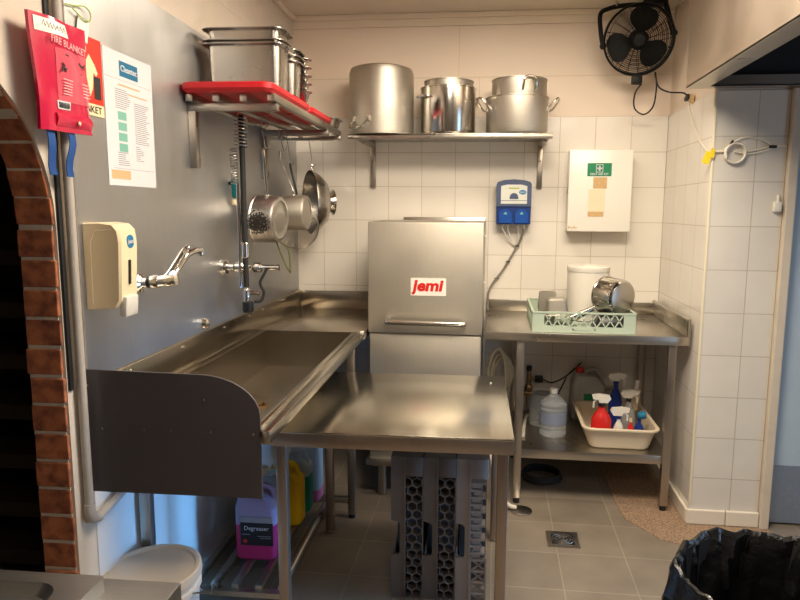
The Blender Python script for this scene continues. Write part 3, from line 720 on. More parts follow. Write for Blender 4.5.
ap = [(-.006, .685), (-.006, 1.046), (.10, 1.044), (.335, 1.040)]
for k in range(1, 9):
    a = k / 8 * PI / 2; ap.append((.335 + .174 * math.sin(a), .925 + .115 * math.cos(a)))
ap += [(.509, .685)]
t = Thing('end_apron_panel', 'dark blue grey film covered splash panel closing the near sink end', 'panel', (.25, -2.17, .685), 'L')
t.part('panel', MB().prism(ap, lambda p: (p[0], -2.172, p[1]), lambda p: (p[0], -2.166, p[1])), M['film'])
rv = MB()
for u, z in ((.05, .875), (.17, .876), (.25, .876), (.365, .876), (.35, .968), (.488, .873), (.012, 1.0)): rv.lathe([(.0035, 0), (.0035, .002), (0, .003)], (u, -2.172, z), (0, -1, 0), 10)
t.part('rivet', rv, M['steel_bright'])
t.part('folded_edge', MB().box(-.005, .004, -2.174, -2.162, .685, 1.046, .001), M['film'])

solo('sink_plug_knob', MB().lathe([(.02, 0), (.024, .006), (.02, .02), (.008, .026), (0, .027)], (.0003, -1.385, 1.035), (1, 0, 0), 22), M['chrome'], 'small round steel knob on the left wall just above the sink', 'knob', (0, -1.385, 1.035), 'L')

# jugs under the sink
def jug(name, label, u0, u1, v0, v1, z0, zl, z1, mliq, mtop, cap, handle_hole=True):
    cu, cv, w, d = (u0 + u1) / 2, (v0 + v1) / 2, u1 - u0, v1 - v0; t = Thing(name, label, 'jug', (cu, cv, z0), 'L')
    t.part('filled_body', MB().loft([rrect(cu, cv, w - .02, d - .02, .02, z0), rrect(cu, cv, w, d, .022, z0 + .012), rrect(cu, cv, w, d, .022, zl)]), mliq)
    t.part('upper_body', MB().loft([rrect(cu, cv, w, d, .022, zl), rrect(cu, cv, w, d, .022, z1 - .075), rrect(cu - w * .06, cv, w * .8, d * .92, .03, z1 - .045), rrect(cu - w * .2, cv, w * .40, d * .6, .02, z1 - .02)]), mtop)
    t.part('handle', MB().tube([(cu - w * .1, cv, z1 - .03), (cu + w * .1, cv, z1 - .005), (cu + w * .32, cv, z1 - .02), (cu + w * .38, cv, z1 - .075)], .012, 10, smooth=4), mtop)
    t.part('cap', MB().cyl((cu - w * .2, cv, z1 - .02), (cu - w * .2, cv, z1 + .015), .022), cap)
    return t
Z0 = .1055
t = jug('chemical_jug', 'purple degreaser jug with a black label under the sink', .160, .325, -1.53, -1.40, Z0, .255, .40, M['purple'], M['purple_top'], M['white'])
lb = t.part('label_panel', MB().box(.185, .318, -1.5325, -1.529, .172, .292, .001, 1), M['blacklabel'])
t.part('label_band', MB().box(.185, .318, -1.5335, -1.53, .268, .292, .001, 1), M['silverlabel'], lb)
t.text('lettering', 'Degreaser', .024, M['whiteclean'], back_m(.2515, -1.5345, .245), lb)
for b_ in ((.19, .225, .217, .220), (.255, .31, .211, .214), (.265, .31, .203, .206)): t.part('label_print', MB().box(b_[0], b_[1], -1.5335, -1.53, b_[2], b_[3]), M['inkgrey'], lb)
t.part('label_seal', MB().lathe([(.008, 0), (.008, .0012)], (.205, -1.5325, .19), (0, -1, 0), 16), M['redplastic'], lb)
jug('chemical_jug', 'yellow filled jug under the sink, between the steel table leg and the green jug', .19, .345, -1.25, -1.145, Z0, .30, .385, M['yellowjug'], M['yellowjug'], M['white'])
jug('chemical_jug', 'green filled jug under the sink, behind the yellow jug', .19, .352, -1.13, -1.035, Z0, .285, .40, M['greenjug'], M['clearjug'], M['white'])
jug('chemical_jug', 'tall pale jug with pink liquid, last in the row under the sink', .19, .372, -1.02, -.915, Z0, .17, .45, M['pinkjug'], M['clearjug'], M['white'])
jug('chemical_jug', 'pale empty jug glimpsed behind the degreaser jug under the sink', .17, .315, -1.38, -1.28, Z0, .16, .40, M['clearjug'], M['clearjug'], M['cream'])

# bucket
t = Thing('plastic_bucket', 'white plastic bucket with a cream lid on the floor before the sink', 'bucket', (.122, -2.085, 0), 'L')
t.part('body', MB().lathe([(.118, 0), (.122, .004), (.137, .335), (.144, .337), (.144, .352), (.137, .354), (.138, .385)], (.122, -2.085, 0), (0, 0, 1), 48), M['bucket'])
t.part('lid', MB().lathe([(.139, .372), (.146, .374), (.147, .385), (.145, .400), (.139, .403), (.129, .402), (.125, .394), (.0, .394)], (.122, -2.085, 0), (0, 0, 1), 48), M['lid'])
t.part('bail_handle', MB().tube([(.122 + .146 * math.cos(a), -2.085 + .146 * math.sin(a), .345 - .08 * math.sin(PI * k / 12)) for k, a in enumerate([-.2 + PI * k / 12 * .9 for k in range(13)])], .003, 6), M['steel'])

# foreground steel bench and pan
t = Thing('prep_bench', 'stainless steel bench cut off in the near left corner', 'bench', (.3, -3.1, 0), 'L')
t.part('worktop', MB().box(.02, .575, -3.45, -2.79, .78, .822, .003), M['steel_bench'])
for u in (.06, .53):
    for v in (-3.41, -2.83): t.part('leg', MB().box(u - .018, u + .018, v - .018, v + .018, 0, .78, .002), M['steel_v'])
pn = MB(); cu, cv, w, d = .24, -3.0, .43, .34
L = [rrect(cu, cv, w, d, .006, .8225), rrect(cu, cv, w, d, .006, .852), rrect(cu + .005, cv, .31, .28, .04, .852), rrect(cu + .005, cv, .285, .255, .035, .833)]
pn.loft(L)
solo('shallow_tray', pn, M['steel_bench'], 'shallow steel tray with a pressed recess on the near left bench', 'tray', (cu, cv, .8225), 'L')

# dark storage rack beyond the arch
t = Thing('storage_rack', 'dark timber rack in the dim passage beyond the brick arch', 'rack', (-.75, -1.5, 0), 'L')
for k in range(7):
    t.part('board', MB().box(-1.15, -.42, -1.6, -1.2, .08 + k * .2, .14 + k * .2, .004), M['darkwood'])
for u in (-1.13, -.44):
    t.part('post', MB().box(u - .02, u + .02, -1.61, -1.57, 0, 1.5), M['darkwood']); t.part('post', MB().box(u - .02, u + .02, -1.23, -1.19, 0, 1.5), M['darkwood'])

# ------------------------------------------------------------------ table
t = Thing('work_table', 'square stainless steel table standing in the middle of the kitchen', 'table', (.82, -1.4, 0), 'L')
t.part('tabletop', MB().box(.410, 1.235, -1.805, -1.005, .742, .75, .003), M['steel_table'])
t.part('apron', MB().box(.411, 1.234, -1.804, -1.006, .694, .7425, .003), M['steel_frame'])
t.part('corner_plug', MB().lathe([(.005, 0), (.004, .0015), (0, .002)], (1.17, -1.12, .7495), (0, 0, 1), 12), M['white'])
for u in (.44, 1.2):
    for v in (-1.77, -1.08):
        lg = t.part('leg', MB().box(u - .018, u + .018, v - .018, v + .018, .012, .695, .003), M['steel_frame'])
        t.part('foot', MB().box(u - .02, u + .02, v - .02, v + .02, 0, .013, .002), M['steel_dark'], lg)

# dish racks on edge under the table
def hexring(m, cx, cz, y0, y1, r, th):
    lp = []
    for (rr, yy) in ((r, y0), (r, y1), (r - th, y1), (r - th, y0)):
        lp.append([(cx + rr * math.cos(PI / 6 + k * PI / 3), yy, cz + rr * math.sin(PI / 6 + k * PI / 3)) for k in range(6)])
    m.loft(lp, close=True)
def edge_rack(u, label, mat, kind):
    vf = -1.55; t = Thing('dish_rack', label, 'dish rack', (u + .06, vf, 0), 'L', 'grey dish racks under the table')
    w, H, D = .1235, .572, .44
    band = [(0, 0), (0, .175), (.03, .178), (.034, .19), (.034, .30), (.028, .31), (.0, .318), (.0, H), (.056, H), (.056, 0)]
    t.part('rim_band', MB().prism(band, lambda p: (u + p[0], vf, p[1]), lambda p: (u + p[0], vf + .012, p[1])).box(u, u + .006, vf + .012, vf + D, 0, .16).box(u, u + .006, vf + .012, vf + D, .33, H)
           .box(u + .05, u + .056, vf - .003, vf + .02, 0, H), mat)
    t.part('top_wall', MB().box(u + .056, u + w - (.0 if kind == 'hex' else .004), vf, vf + .012, .495, H, .002).box(u, u + w - .004, vf + .012, vf + D, H - .006, H - .001), mat)
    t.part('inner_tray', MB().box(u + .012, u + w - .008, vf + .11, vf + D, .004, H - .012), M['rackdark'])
    m = MB()
    if kind == 'hex':
        r = .0215; dz = r * 1.5; dx = r * math.sqrt(3)
        for j in range(16):
            for i in range(3):
                cx = u + .0625 + i * dx + (dx / 2 if j % 2 else 0); cz = .02 + j * dz
                if cx > u + w - .006 or cz > .49: continue
                hexring(m, cx, cz, vf, vf + .03, r, .0035)
        m.box(u + w - .004, u + w, vf, vf + .03, 0, .495)
        t.part('honeycomb_wall', m, mat)
    else:
        for j in range(11):
            z = .48 - j * .028
            m.box(u + .056, u + w - .012 - (.012 if j % 2 else 0), vf + .0, vf + .05, z - .008, z)
            m.box(u + .060 + (.006 if j % 2 else 0), u + w - .03, vf + .004, vf + .03, z - .022, z - .008)
        t.part('peg_comb', m, mat)
        m = MB(); z = .17
        while z > .0:
            m.box(u + .056, u + w - .006, vf, vf + .02, z - .006, z + .002)
            for s_ in (-1, 1): m.bar((u + .088 - s_ * .024, vf + .008, z - .042), (u + .088 + s_ * .024, vf + .008, z - .004), .008, .006)
            z -= .046
        m.box(u + .056, u + .060, vf, vf + .02, 0, .18).box(u + w - .012, u + w - .006, vf, vf + .02, 0, .18)
        t.part('lattice_wall', m, mat)
edge_rack(.790, 'grey plastic dish rack on its edge, leftmost of three beneath the table', M['rackgrey'], 'hex')
edge_rack(.9145, 'grey plastic dish rack on its edge, middle of three beneath the table', M['rackgrey'], 'hex')
edge_rack(1.039, 'pale grey peg dish rack on its edge, rightmost of three beneath the table', M['rackgrey2'], 'peg')

# ------------------------------------------------------------------ back wall: shelf and pots
t = Thing('back_wall_shelf', 'solid stainless steel shelf on brackets on the tiled back wall', 'shelf', (.78, -.17, 1.62))
t.part('plate', MB().box(.232, 1.33, -.335, -.001, 1.892, 1.904, .002).box(.232, 1.33, -.335, -.322, 1.874, 1.904, .002), M['steel'])
for x in (.31, 1.29):
    b = t.part('bracket', MB().box(x - .015, x + .015, -.02, -.0005, 1.625, 1.872, .002).box(x - .014, x + .014, -.30, -.0005, 1.858, 1.8915, .002), M['steel_v'])
    t.part('rivet', MB().ball((x, -.021, 1.66), .0045, 8).ball((x, -.021, 1.78), .0045, 8), M['steel_dark'], b)

def pot(name, label, c, R, h, mat, handles, lip=.004, base_r=.02, inside=True, th=.004):
    t = Thing(name, label, 'pot', c)
    pr = [(R - base_r, 0), (R - base_r * .3, base_r * .3), (R, base_r), (R, h - .006), (R + lip, h - .004), (R + lip, h), (R - th, h), (R - th, .01), (0, .008)]
    t.part('body', MB().lathe(pr, c, (0, 0, 1), 56), mat)
    for a, z, kind in handles:
        ca, sa = math.cos(a), math.sin(a); P = Vector(c) + Vector((R * ca, R * sa, z)); out = Vector((ca, sa, 0)); tg = Vector((-sa, ca, 0))
        if kind == 'loop':
            pts = [P - tg * .045 + out * .002, P - tg * .045 + out * .02 + Vector((0, 0, .012)), P - tg * .03 + out * .055 + Vector((0, 0, .055)), P + tg * .03 + out * .055 + Vector((0, 0, .055)), P + tg * .045 + out * .02 + Vector((0, 0, .012)), P + tg * .045 + out * .002]
            hm = MB().tube(pts, .0055, 10, smooth=4)
        else:
            if kind == 'arch': hm = MB().tube([P - tg * .035, P - tg * .035 + out * .014 + Vector((0, 0, .025)), P - tg * .025 + out * .02 + Vector((0, 0, .06)), P + tg * .025 + out * .02 + Vector((0, 0, .06)), P + tg * .035 + out * .014 + Vector((0, 0, .025)), P + tg * .035], .006, 10, smooth=4)
            else: hm = MB().tube([P - tg * .035, P - tg * .035 + out * .03, P + tg * .035 + out * .03, P + tg * .035], .006, 10, smooth=4)
        t.part('handle', hm, M['steel_bright'])
    return t
# stock pot upside down: base on top
t = Thing('stock_pot', 'tall aluminium stock pot upside down on the back shelf, the largest', 'pot', (.395, -.2, 1.9045))
Rp = .179; hp = .365
t.part('body', MB().lathe([(Rp - .004, 0), (Rp + .003, 0), (Rp + .003, .006), (Rp, .008), (Rp, hp - .03), (Rp - .008, hp - .009), (Rp - .03, hp), (0, hp + .002)], (.395, -.2, 1.9045), (0, 0, 1), 60), M['alu'])
for a in (math.radians(-118), math.radians(62)):
    ca, sa = math.cos(a), math.sin(a); P = Vector((.395 + Rp * ca, -.2 + Rp * sa, 1.9045 + .075)); out = Vector((ca, sa, 0)); tg = Vector((-sa, ca, 0))
    if a > 0: continue
    h = t.part('handle', MB().tube([P - tg * .05, P - tg * .05 + out * .02 - Vector((0, 0, .02)), P - tg * .035 + out * .052 - Vector((0, 0, .05)), P + tg * .035 + out * .052 - Vector((0, 0, .05)), P + tg * .05 + out * .02 - Vector((0, 0, .02)), P + tg * .05], .0055, 10, smooth=5), M['steel_bright'])
    for s_ in (-1, 1): t.part('lug', MB().obox(P + tg * .05 * s_, (.02, .02, .03), Matrix.Rotation(a, 3, 'Z'), .004), M['alu'], h)
pot('cooking_pot', 'shiny steel pot in the middle of the back shelf', (.765, -.175, 1.9045), .152, .255, M['steel_bright'], [(math.radians(-140), .20, 'bar'), (math.radians(48), .17, 'loop')])
pot('cooking_pot', 'aluminium pot nested inside the shiny middle pot, only its rim showing', (.768, -.172, 1.914), .136, .284, M['alu'], [], lip=.003)
pot('cooking_pot', 'wide aluminium pot with loop handles at the right of the back shelf', (1.145, -.182, 1.9045), .168, .20, M['alu'], [(math.radians(-15), .13, 'loop'), (math.radians(203), .13, 'loop')])
pot('cooking_pot', 'aluminium pot nested inside the wide right pot, sticking out at the top', (1.155, -.178, 1.9145), .149, .285, M['alu'], [(math.radians(-72), .215, 'arch')], lip=.003)

# dosing unit
t = Thing('dosing_unit', 'blue two pump detergent dosing unit on the back wall tiles', 'dosing unit', (1.143, -.05, 1.415))
t.part('housing', MB().loft([rrect(1.143, -.05, .196, .10, .008, 1.418), rrect(1.143, -.05, .198, .10, .008, 1.52)]), M['blue'])
cv = [(-.099, 1.52), (-.099, 1.645), (-.092, 1.658), (-.06, 1.668), (0, 1.673), (.06, 1.668), (.092, 1.658), (.099, 1.645), (.099, 1.52)]
t.part('cover', MB().prism(cv, lambda p: (1.143 + p[0], -.108, p[1]), lambda p: (1.143 + p[0], -.001, p[1])), M['bluegrey'])
cv2 = [(-.074, 1.535), (-.074, 1.635), (-.04, 1.643), (.04, 1.643), (.074, 1.635), (.074, 1.535)]
pn_ = t.part('display_panel', MB().prism(cv2, lambda p: (1.143 + p[0], -.1105, p[1]), lambda p: (1.143 + p[0], -.107, p[1])), M['panel'])
t.part('button_pad', MB().prism([(.024 * math.cos(a), .024 * math.sin(a)) for a in [k * PI / 10 for k in range(11)]] + [(-.026, -.01), (.026, -.01)], lambda p: (1.143 + p[0], -.1125, 1.572 + p[1]), lambda p: (1.143 + p[0], -.110, 1.572 + p[1])), M['bluegrey'], pn_)
t.part('green_print', MB().box(1.113, 1.172, -.1115, -.110, 1.619, 1.626), M['limetext'], pn_)
t.part('logo_oval', MB().lathe([(.021, 0), (.021, .0015)], (1.192, -.1105, 1.60), (0, -1, 0), 24, squash=(1, .62)), M['logo'], pn_)
t.text('lettering', 'jasol', .016, M['whiteclean'], back_m(1.192, -.1127, 1.601), pn_)
t.part('panel_groove', MB().box(1.069, 1.217, -.1115, -.110, 1.552, 1.5545), M['bluegrey'], pn_)
for x in (1.097, 1.189):
    pp = [(-.036, 1.425)] + [(-.036 * math.cos(a), 1.468 + .036 * math.sin(a)) for a in [k * PI / 12 for k in range(13)]] + [(.036, 1.425)]
    c = t.part('pump_cover', MB().prism(pp, lambda p: (x + p[0], -.112, p[1]), lambda p: (x + p[0], -.099, p[1])), M['blue_hi'])
    t.part('arrow_mark', MB().prism([(-.012, 1.475), (.012, 1.475), (0, 1.49)], lambda p: (x + p[0], -.1135, p[1]), lambda p: (x + p[0], -.1115, p[1])), M['inkgreen'], c)
    for dx in (-.016, .016): t.part('nozzle', MB().cyl((x + dx, -.06, 1.419), (x + dx, -.06, 1.395), .0065, .0055), M['white'])
t = Thing('tube_bundle', 'taped grey dosing tubes running down the tiles to the dishwasher', 'tube', (1.1, -.03, .905))
pts = [(1.205, -.06, 1.394), (1.195, -.035, 1.345), (1.175, -.016, 1.295), (1.10, -.016, 1.16), (1.03, -.026, 1.06), (1.008, -.03, 1.0), (1.006, -.035, .905)]
t.part('main_tube', MB().tube(pts, .0062, 10, smooth=6), M['hosegrey'])
t.part('thin_tube', MB().tube([(1.081, -.06, 1.394), (1.12, -.03, 1.33), (1.165, -.014, 1.283)], .003, 8, smooth=5).tube([(1.113, -.06, 1.394), (1.13, -.03, 1.34), (1.168, -.014, 1.285)], .003, 8, smooth=5).tube([(1.173, -.06, 1.394), (1.178, -.03, 1.34), (1.176, -.016, 1.3)], .003, 8, smooth=5), M['white'])
tie = MB()
for x, z in ((1.172, 1.29), (1.12, 1.196), (1.055, 1.095)): tie.obox((x, -.017, z), (.026, .016, .005), Matrix.Rotation(.1, 3, 'Y'))
t.part('cable_tie', tie, M['black'])

# first aid cabinet
t = Thing('first_aid_cabinet', 'white metal first aid cabinet with a green sign on the back wall', 'cabinet', (1.62, -.06, 1.385))
t.part('body', MB().box(1.449, 1.788, -.105, -.0005, 1.385, 1.834, .003), M['whitebox'])
dd = t.part('door', MB().box(1.445, 1.792, -.124, -.106, 1.382, 1.836, .005), M['whitebox'])
t.part('latch', MB().prism([(0, .02), (-.016, 0), (0, -.02)], lambda p: (1.449 + p[0], -.118, 1.605 + p[1]), lambda p: (1.449 + p[0], -.10, 1.605 + p[1])), M['steel_dark'], dd)
sg = t.part('green_sign', MB().box(1.545, 1.677, -.1258, -.1242, 1.69, 1.762), M['green'], dd)
t.text('lettering', 'FIRST AID KIT', .0165, M['whiteclean'], back_m(1.611, -.1265, 1.701), dd, bold=.0003)
ps = MB()
for x0, x1, z0, z1 in ((1.592, 1.595, 1.711, 1.755), (1.628, 1.631, 1.711, 1.755), (1.592, 1.631, 1.711, 1.714), (1.592, 1.631, 1.752, 1.755), (1.607, 1.616, 1.719, 1.747), (1.5975, 1.6255, 1.7285, 1.7375)): ps.box(x0, x1, -.1268, -.1256, z0, z1)
t.part('cross_mark', ps, M['whiteclean'], dd)
t.part('brown_tape', MB().box(1.580, 1.655, -.1255, -.1242, 1.622, 1.684), M['tape'], dd)
t.part('brown_tape', MB().box(1.556, 1.642, -.1257, -.1242, 1.466, 1.494), M['tape'], dd)
t.part('yellowed_paper', MB().box(1.556, 1.646, -.1252, -.1242, 1.49, 1.618), M['paperold'], dd)
st = MB()
for k in range(6): st.box(1.452 + k * .0085, 1.4575 + k * .0085, -.1252, -.1242, 1.397 + (k % 2) * .003, 1.412 - (k % 3) * .003)
t.part('torn_sticker', st, M['tape'], dd)

# fan
t = Thing('wall_fan', 'black caged wall fan in the corner under the ceiling', 'fan', (1.775, -.23, 2.2))
fc = Vector((1.762, -.24, 2.388)); fa = Vector((-.12, -1, -.30)).normalized(); FQ = Vector((0, 0, 1)).rotation_difference(fa).to_matrix()
RF = .171
def fp_(r, a, d): return fc + FQ @ Vector((r * math.cos(a), r * math.sin(a), d))
t.part('drum_ring', MB().lathe([(RF, -.05), (RF + .006, -.05), (RF + .008, .045), (RF + .004, .052), (RF - .004, .045), (RF - .002, -.048)], fc, fa, 56, cap=False), M['fanblack'])
cg = MB()
for k in range(1, 18): cg.tube([fp_(RF * k / 18, j * PI / 24,   .05 + .02 * (1 - (k / 18) ** 2)) for j in range(48)], .0015, 4, closed=True)
for k in range(20):
    cg.tube([fp_(RF * q / 8, k * PI / 10 + .25 * (q / 8), .05 + .02 * (1 - (q / 8) ** 2)) for q in range(1, 9)], .0017, 4)
for k in range(1, 8): cg.tube([fp_(RF * k / 8, j * PI / 18, -.05) for j in range(36)], .0012, 4, closed=True)
for k in range(16): cg.tube([fp_(RF * q / 3, k * PI / 8, -.05) for q in range(0, 4)], .0013, 4)
t.part('cage', cg, M['fanblack'])
bl = t.part('hub', MB().lathe([(.045, -.045), (.05, -.02), (.05, .02), (.035, .035), (0, .04)], fc, fa, 28), M['fanblack'])
for k in range(3):
    a0 = k * 2 * PI / 3 + 1.25; lp = []
    for q in range(9):
        r = .04 + q / 8 * .118; half = .34 + .34 * math.sin(PI * min(1, q / 8 * .8 + .12))
        half *= (1 if q < 8 else .8); A = []
        for s_ in (-1, -.5, 0, .5, 1): A.append(fp_(r, a0 + s_ * half, .018 * s_ + .003))
        for s_ in (1, .5, 0, -.5, -1): A.append(fp_(r, a0 + s_ * half, .018 * s_ - .001))
        lp.append(A)
    t.part('blade', MB().loft(lp), M['fanblack'])
t.part('centre_badge', MB().lathe([(.03, 0), (.028, .008), (0, .01)], fc + fa * .07, fa, 24), M['fanblack'])
l_ = fc + Vector((-RF - .008, 0, -.03)); r_ = fc + Vector((RF + .008, 0, .03))
t.part('yoke', MB().tube([l_, l_ + Vector((-.012, .01, .07)), l_ + Vector((-.014, .04, .17)), l_ + Vector((.03, .06, .205)), fc + Vector((-.05, .075, .195)), fc + Vector((.08, .09, .20)), fc + Vector((.115, .10, .205))], .012, 12, smooth=5), M['fanblack'])
t.part('support_arm', MB().tube([r_, r_ + Vector((-.015, .03, .07)), r_ + Vector((-.045, .06, .195))], .014, 12, smooth=4), M['fanblack'])
t.part('ceiling_mount', MB().box(1.80, 1.92, -.18, -.10, 2.585, 2.6145, .004), M['fanblack'])
for p in (l_, r_): t.part('pivot_knob', MB().ball(p, .018, 12), M['fanblack'])
for p in ((-.11, .055, .20), (.06, .08, .21)): t.part('steel_fitting', MB().ball(fc + Vector(p), .0125, 10), M['steel_bright'])
t.part('switch_box', MB().obox(fc + Vector((.0, -.01, -.205)), (.05, .05, .045), None, .006), M['fanblack'])
solo('fan_cord', MB().tube([(1.79, -.24, 2.165), (1.767, -.2, 2.12), (1.775, -.17, 2.05), (1.83, -.15, 2.02), (1.872, -.17, 2.06), (1.879, -.19, 2.157), (1.868, -.2, 2.225), (1.866, -.21, 2.21), (1.885, -.22, 2.15), (1.925, -.27, 2.115), (1.975, -.34, 2.098), (1.988, -.37, 2.08)], .0042, 8, smooth=6), M['blackrub'], 'black power cord looping below the wall fan', 'cord', (1.85, -.2, 2.02))
t = Thing('wall_socket', 'small cream socket with a black plug on the right wall', 'socket', (1.99, -.41, 2.03))
t.part('plate', MB().obox((1.996, -.425, 2.055), (.008, .07, .04), Matrix.Rotation(.25, 3, 'X'), .002), M['tape'])
t.part('plug', MB().obox((1.985, -.385, 2.066), (.018, .045, .022), Matrix.Rotation(-.3, 3, 'X'), .004), M['black'])
t = Thing('white_cable', 'white cable down the right wall and coiled on the return wall tiles', 'cable', (1.99, -.6, 1.75))
coil = [(2.092 + .043 * math.cos(a), -.7805 - .0006 * k, 1.757 + .043 * math.sin(a)) for k, a in enumerate([2.6 + j * PI / 9 for j in range(40)])]
t.part('lead', MB().tube([(1.985, -.355, 2.085), (1.993, -.38, 2.04), (1.993, -.46, 1.95), (1.993, -.60, 1.84), (1.992, -.70, 1.785), (1.99, -.765, 1.764), (1.992, -.784, 1.763), (2.02, -.784, 1.765), (2.05, -.784, 1.765)], .0042, 8, smooth=6), M['whitecable'])
t.part('coil', MB().tube(coil, .0040, 8), M['whitecable'])
t.part('loose_loop', MB().tube([(2.055, -.785, 1.775), (2.09, -.786, 1.81), (2.15, -.785, 1.828), (2.215, -.785, 1.81), (2.245, -.785, 1.785), (2.21, -.785, 1.765), (2.15, -.785, 1.755), (2.09, -.787, 1.765)], .0032, 8, smooth=6).tube([(2.15, -.784, 1.765), (2.24, -.784, 1.785), (2.305, -.784, 1.79)], .0038, 8), M['whitecable'])
t.part('cable_tie', MB().obox((2.072, -.79, 1.80), (.006, .012, .03), Matrix.Rotation(.5, 3, 'Y')), M['black'])
t.part('cable_joiner', MB().obox((2.25, -.79, 1.785), (.03, .012, .012)), M['black'])
tg = MB().obox((1.975, -.79, 1.738), (.032, .002, .055), Matrix.Rotation(.35, 3, 'Y')).obox((1.995, -.792, 1.757), (.02, .003, .04), Matrix.Rotation(.1, 3, 'Y'))
solo('test_tag', tg, M['yellow'], 'yellow test tag on the white cable at the tiled corner', 'tag', (1.985, -.79, 1.71))
solo('wall_hook_clip', MB().box(2.272, 2.305, -.80, -.7755, 1.50, 1.545, .005).cyl((2.29, -.79, 1.545), (2.29, -.79, 1.575), .006), M['white'], 'small white plastic clip at the right edge of the return wall', 'clip', (2.29, -.79, 1.5))

# hood
t = Thing('extractor_hood', 'big stainless steel extractor hood over the right corner', 'hood', (2.6, -1.5, 2.04))
hx0, hx1, hy0, hy1, hz = 1.868, 3.4, -2.4, -.785, 2.04
t.part('canopy', MB().box(hx0, hx0 + .004, hy0, hy1, hz, 2.6145).box(hx0, hx1, hy1 - .004, hy1, hz, 2.6145).box(hx0, hx1, hy0, hy0 + .004, hz, 2.6145).box(hx1 - .004, hx1, hy0, hy1, hz, 2.6145), M['steel_hood'])
g = .085
t.part('gutter', MB().box(hx0, hx0 + g, hy0, hy1, hz - .002, hz + .006).box(hx0 + g - .004, hx0 + g, hy0, hy1, hz, hz + .04).box(hx0 + g, hx1, hy1 - .05, hy1, hz - .002, hz + .005).box(hx0 + g, hx1, hy1 - .05, hy1 - .046, hz, hz + .045).box(hx0, hx1, hy0, hy0 + .05, hz - .002, hz + .006).box(hx1 - .05, hx1, hy0, hy1, hz - .002, hz + .006), M['steel'])
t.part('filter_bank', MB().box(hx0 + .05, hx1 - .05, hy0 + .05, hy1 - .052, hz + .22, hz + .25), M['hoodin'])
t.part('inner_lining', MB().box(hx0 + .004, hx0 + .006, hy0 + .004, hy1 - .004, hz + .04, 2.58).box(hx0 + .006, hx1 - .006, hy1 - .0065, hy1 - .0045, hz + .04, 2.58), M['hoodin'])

# ------------------------------------------------------------------ dishwasher
t = Thing('dishwasher', 'stainless steel hood dishwasher with a red jemi badge by the back wall', 'dishwasher', (.7, -.37, 0))
hd = t.part('hood', MB().box(.409, .985, -.68, -.075, .876, 1.437, .006), M['steel_dw'])
hb = t.part('hood_handle', MB().tube([(.507, -.68, .945), (.507, -.70, .944), (.512, -.712, .940), (.53, -.716, .938), (.70, -.716, .936), (.872, -.716, .936), (.892, -.712, .937), (.897, -.70, .939), (.897, -.68, .94)], .0125, 14, smooth=4), M['steel_bright'], hd)
bg = t.part('badge', MB().box(.626, .803, -.6825, -.6795, 1.072, 1.16), M['whitebox'], hd)
t.text('lettering', 'jemi', .078, M['redplastic'], back_m(.7145, -.6832, 1.121) @ Matrix(((1, .18, 0, 0), (0, 1, 0, 0), (0, 0, 1, 0), (0, 0, 0, 1))), hd, sx=1.12, bold=.0032)
t.part('lower_body', MB().box(.413, .981, -.668, -.085, .20, .872, .004), M['steel_dw'])
t.part('front_panel', MB().box(.416, .978, -.674, -.667, .25, .868, .003), M['steel_dw'])
t.part('base_frame', MB().box(.395, .54, -.69, -.63, .175, .203, .003).box(.42, .97, -.66, -.10, .16, .20), M['steel'])
for x in (.475, .93):
    for y in (-.64, -.14):
        lg = t.part('leg', MB().cyl((x, y, .08), (x, y, .165), .021), M['steel']); t.part('foot', MB().cyl((x, y, 0), (x, y, .085), .026, .023), M['steel_v'], lg)
t.part('rear_column', MB().box(.50, .985, -.072, -.012, .20, 1.455, .004), M['steel'])
for z in (1.1, 1.355): t.part('guide_bolt', MB().cyl((.985, -.3, z), (.993, -.3, z), .008), M['white'])
solo('round_floor_cover', MB().lathe([(.055, 0), (.055, .004), (.05, .006), (0, .006)], (1.2, -.75, 0), (0, 0, 1), 32), M['steel_dark'], 'round metal floor cover beside the front leg of the right bench', 'cover', (1.2, -.75, 0))
t = Thing('floor_drain', 'square slotted metal drain grate in the floor tiles', 'drain', (1.378, -1.01, 0))
t.part('frame', MB().box(1.306, 1.45, -1.08, -1.062, 0.0005, .006).box(1.306, 1.45, -.962, -.944, .0005, .006).box(1.306, 1.326, -1.062, -.962, .0005, .006).box(1.43, 1.45, -1.062, -.962, .0005, .006), M['steel_dark'])
t.part('sump', MB().box(1.326, 1.43, -1.062, -.962, .0005, .002), M['blackrub'])
gr = MB()
for s_ in (-1, 1):
    for r in (.016, .03, .044):
        c = (1.378 + s_ * .004, -1.012, 0); pts = [(c[0] + s_ * r * math.cos(a), c[1] + r * math.sin(a), .0045) for a in [-PI / 2 + k * PI / 12 for k in range(13)]]
        gr.tube(pts, .0028, 6)
gr.box(1.372, 1.384, -1.062, -.962, .002, .0055)
for s_ in (-1, 1):
    for a in (-.9, .9, 0): gr.bar((1.378, -1.012, .004), (1.378 + s_ * .052 * math.cos(a), -1.012 + .05 * math.sin(a), .004), .004, .003)
t.part('grate', gr, M['steel_dark'])
solo('drain_hose', MB().tube([(1.02, -.5, .42), (1.04, -.60, .28), (1.06, -.68, .17), (1.09, -.73, .08), (1.135, -.75, .03), (1.175, -.75, .016)], .0105, 10, smooth=6), M['whitecable'], 'white drain hose bending down to the round floor cover', 'hose', (1.1, -.65, .01))

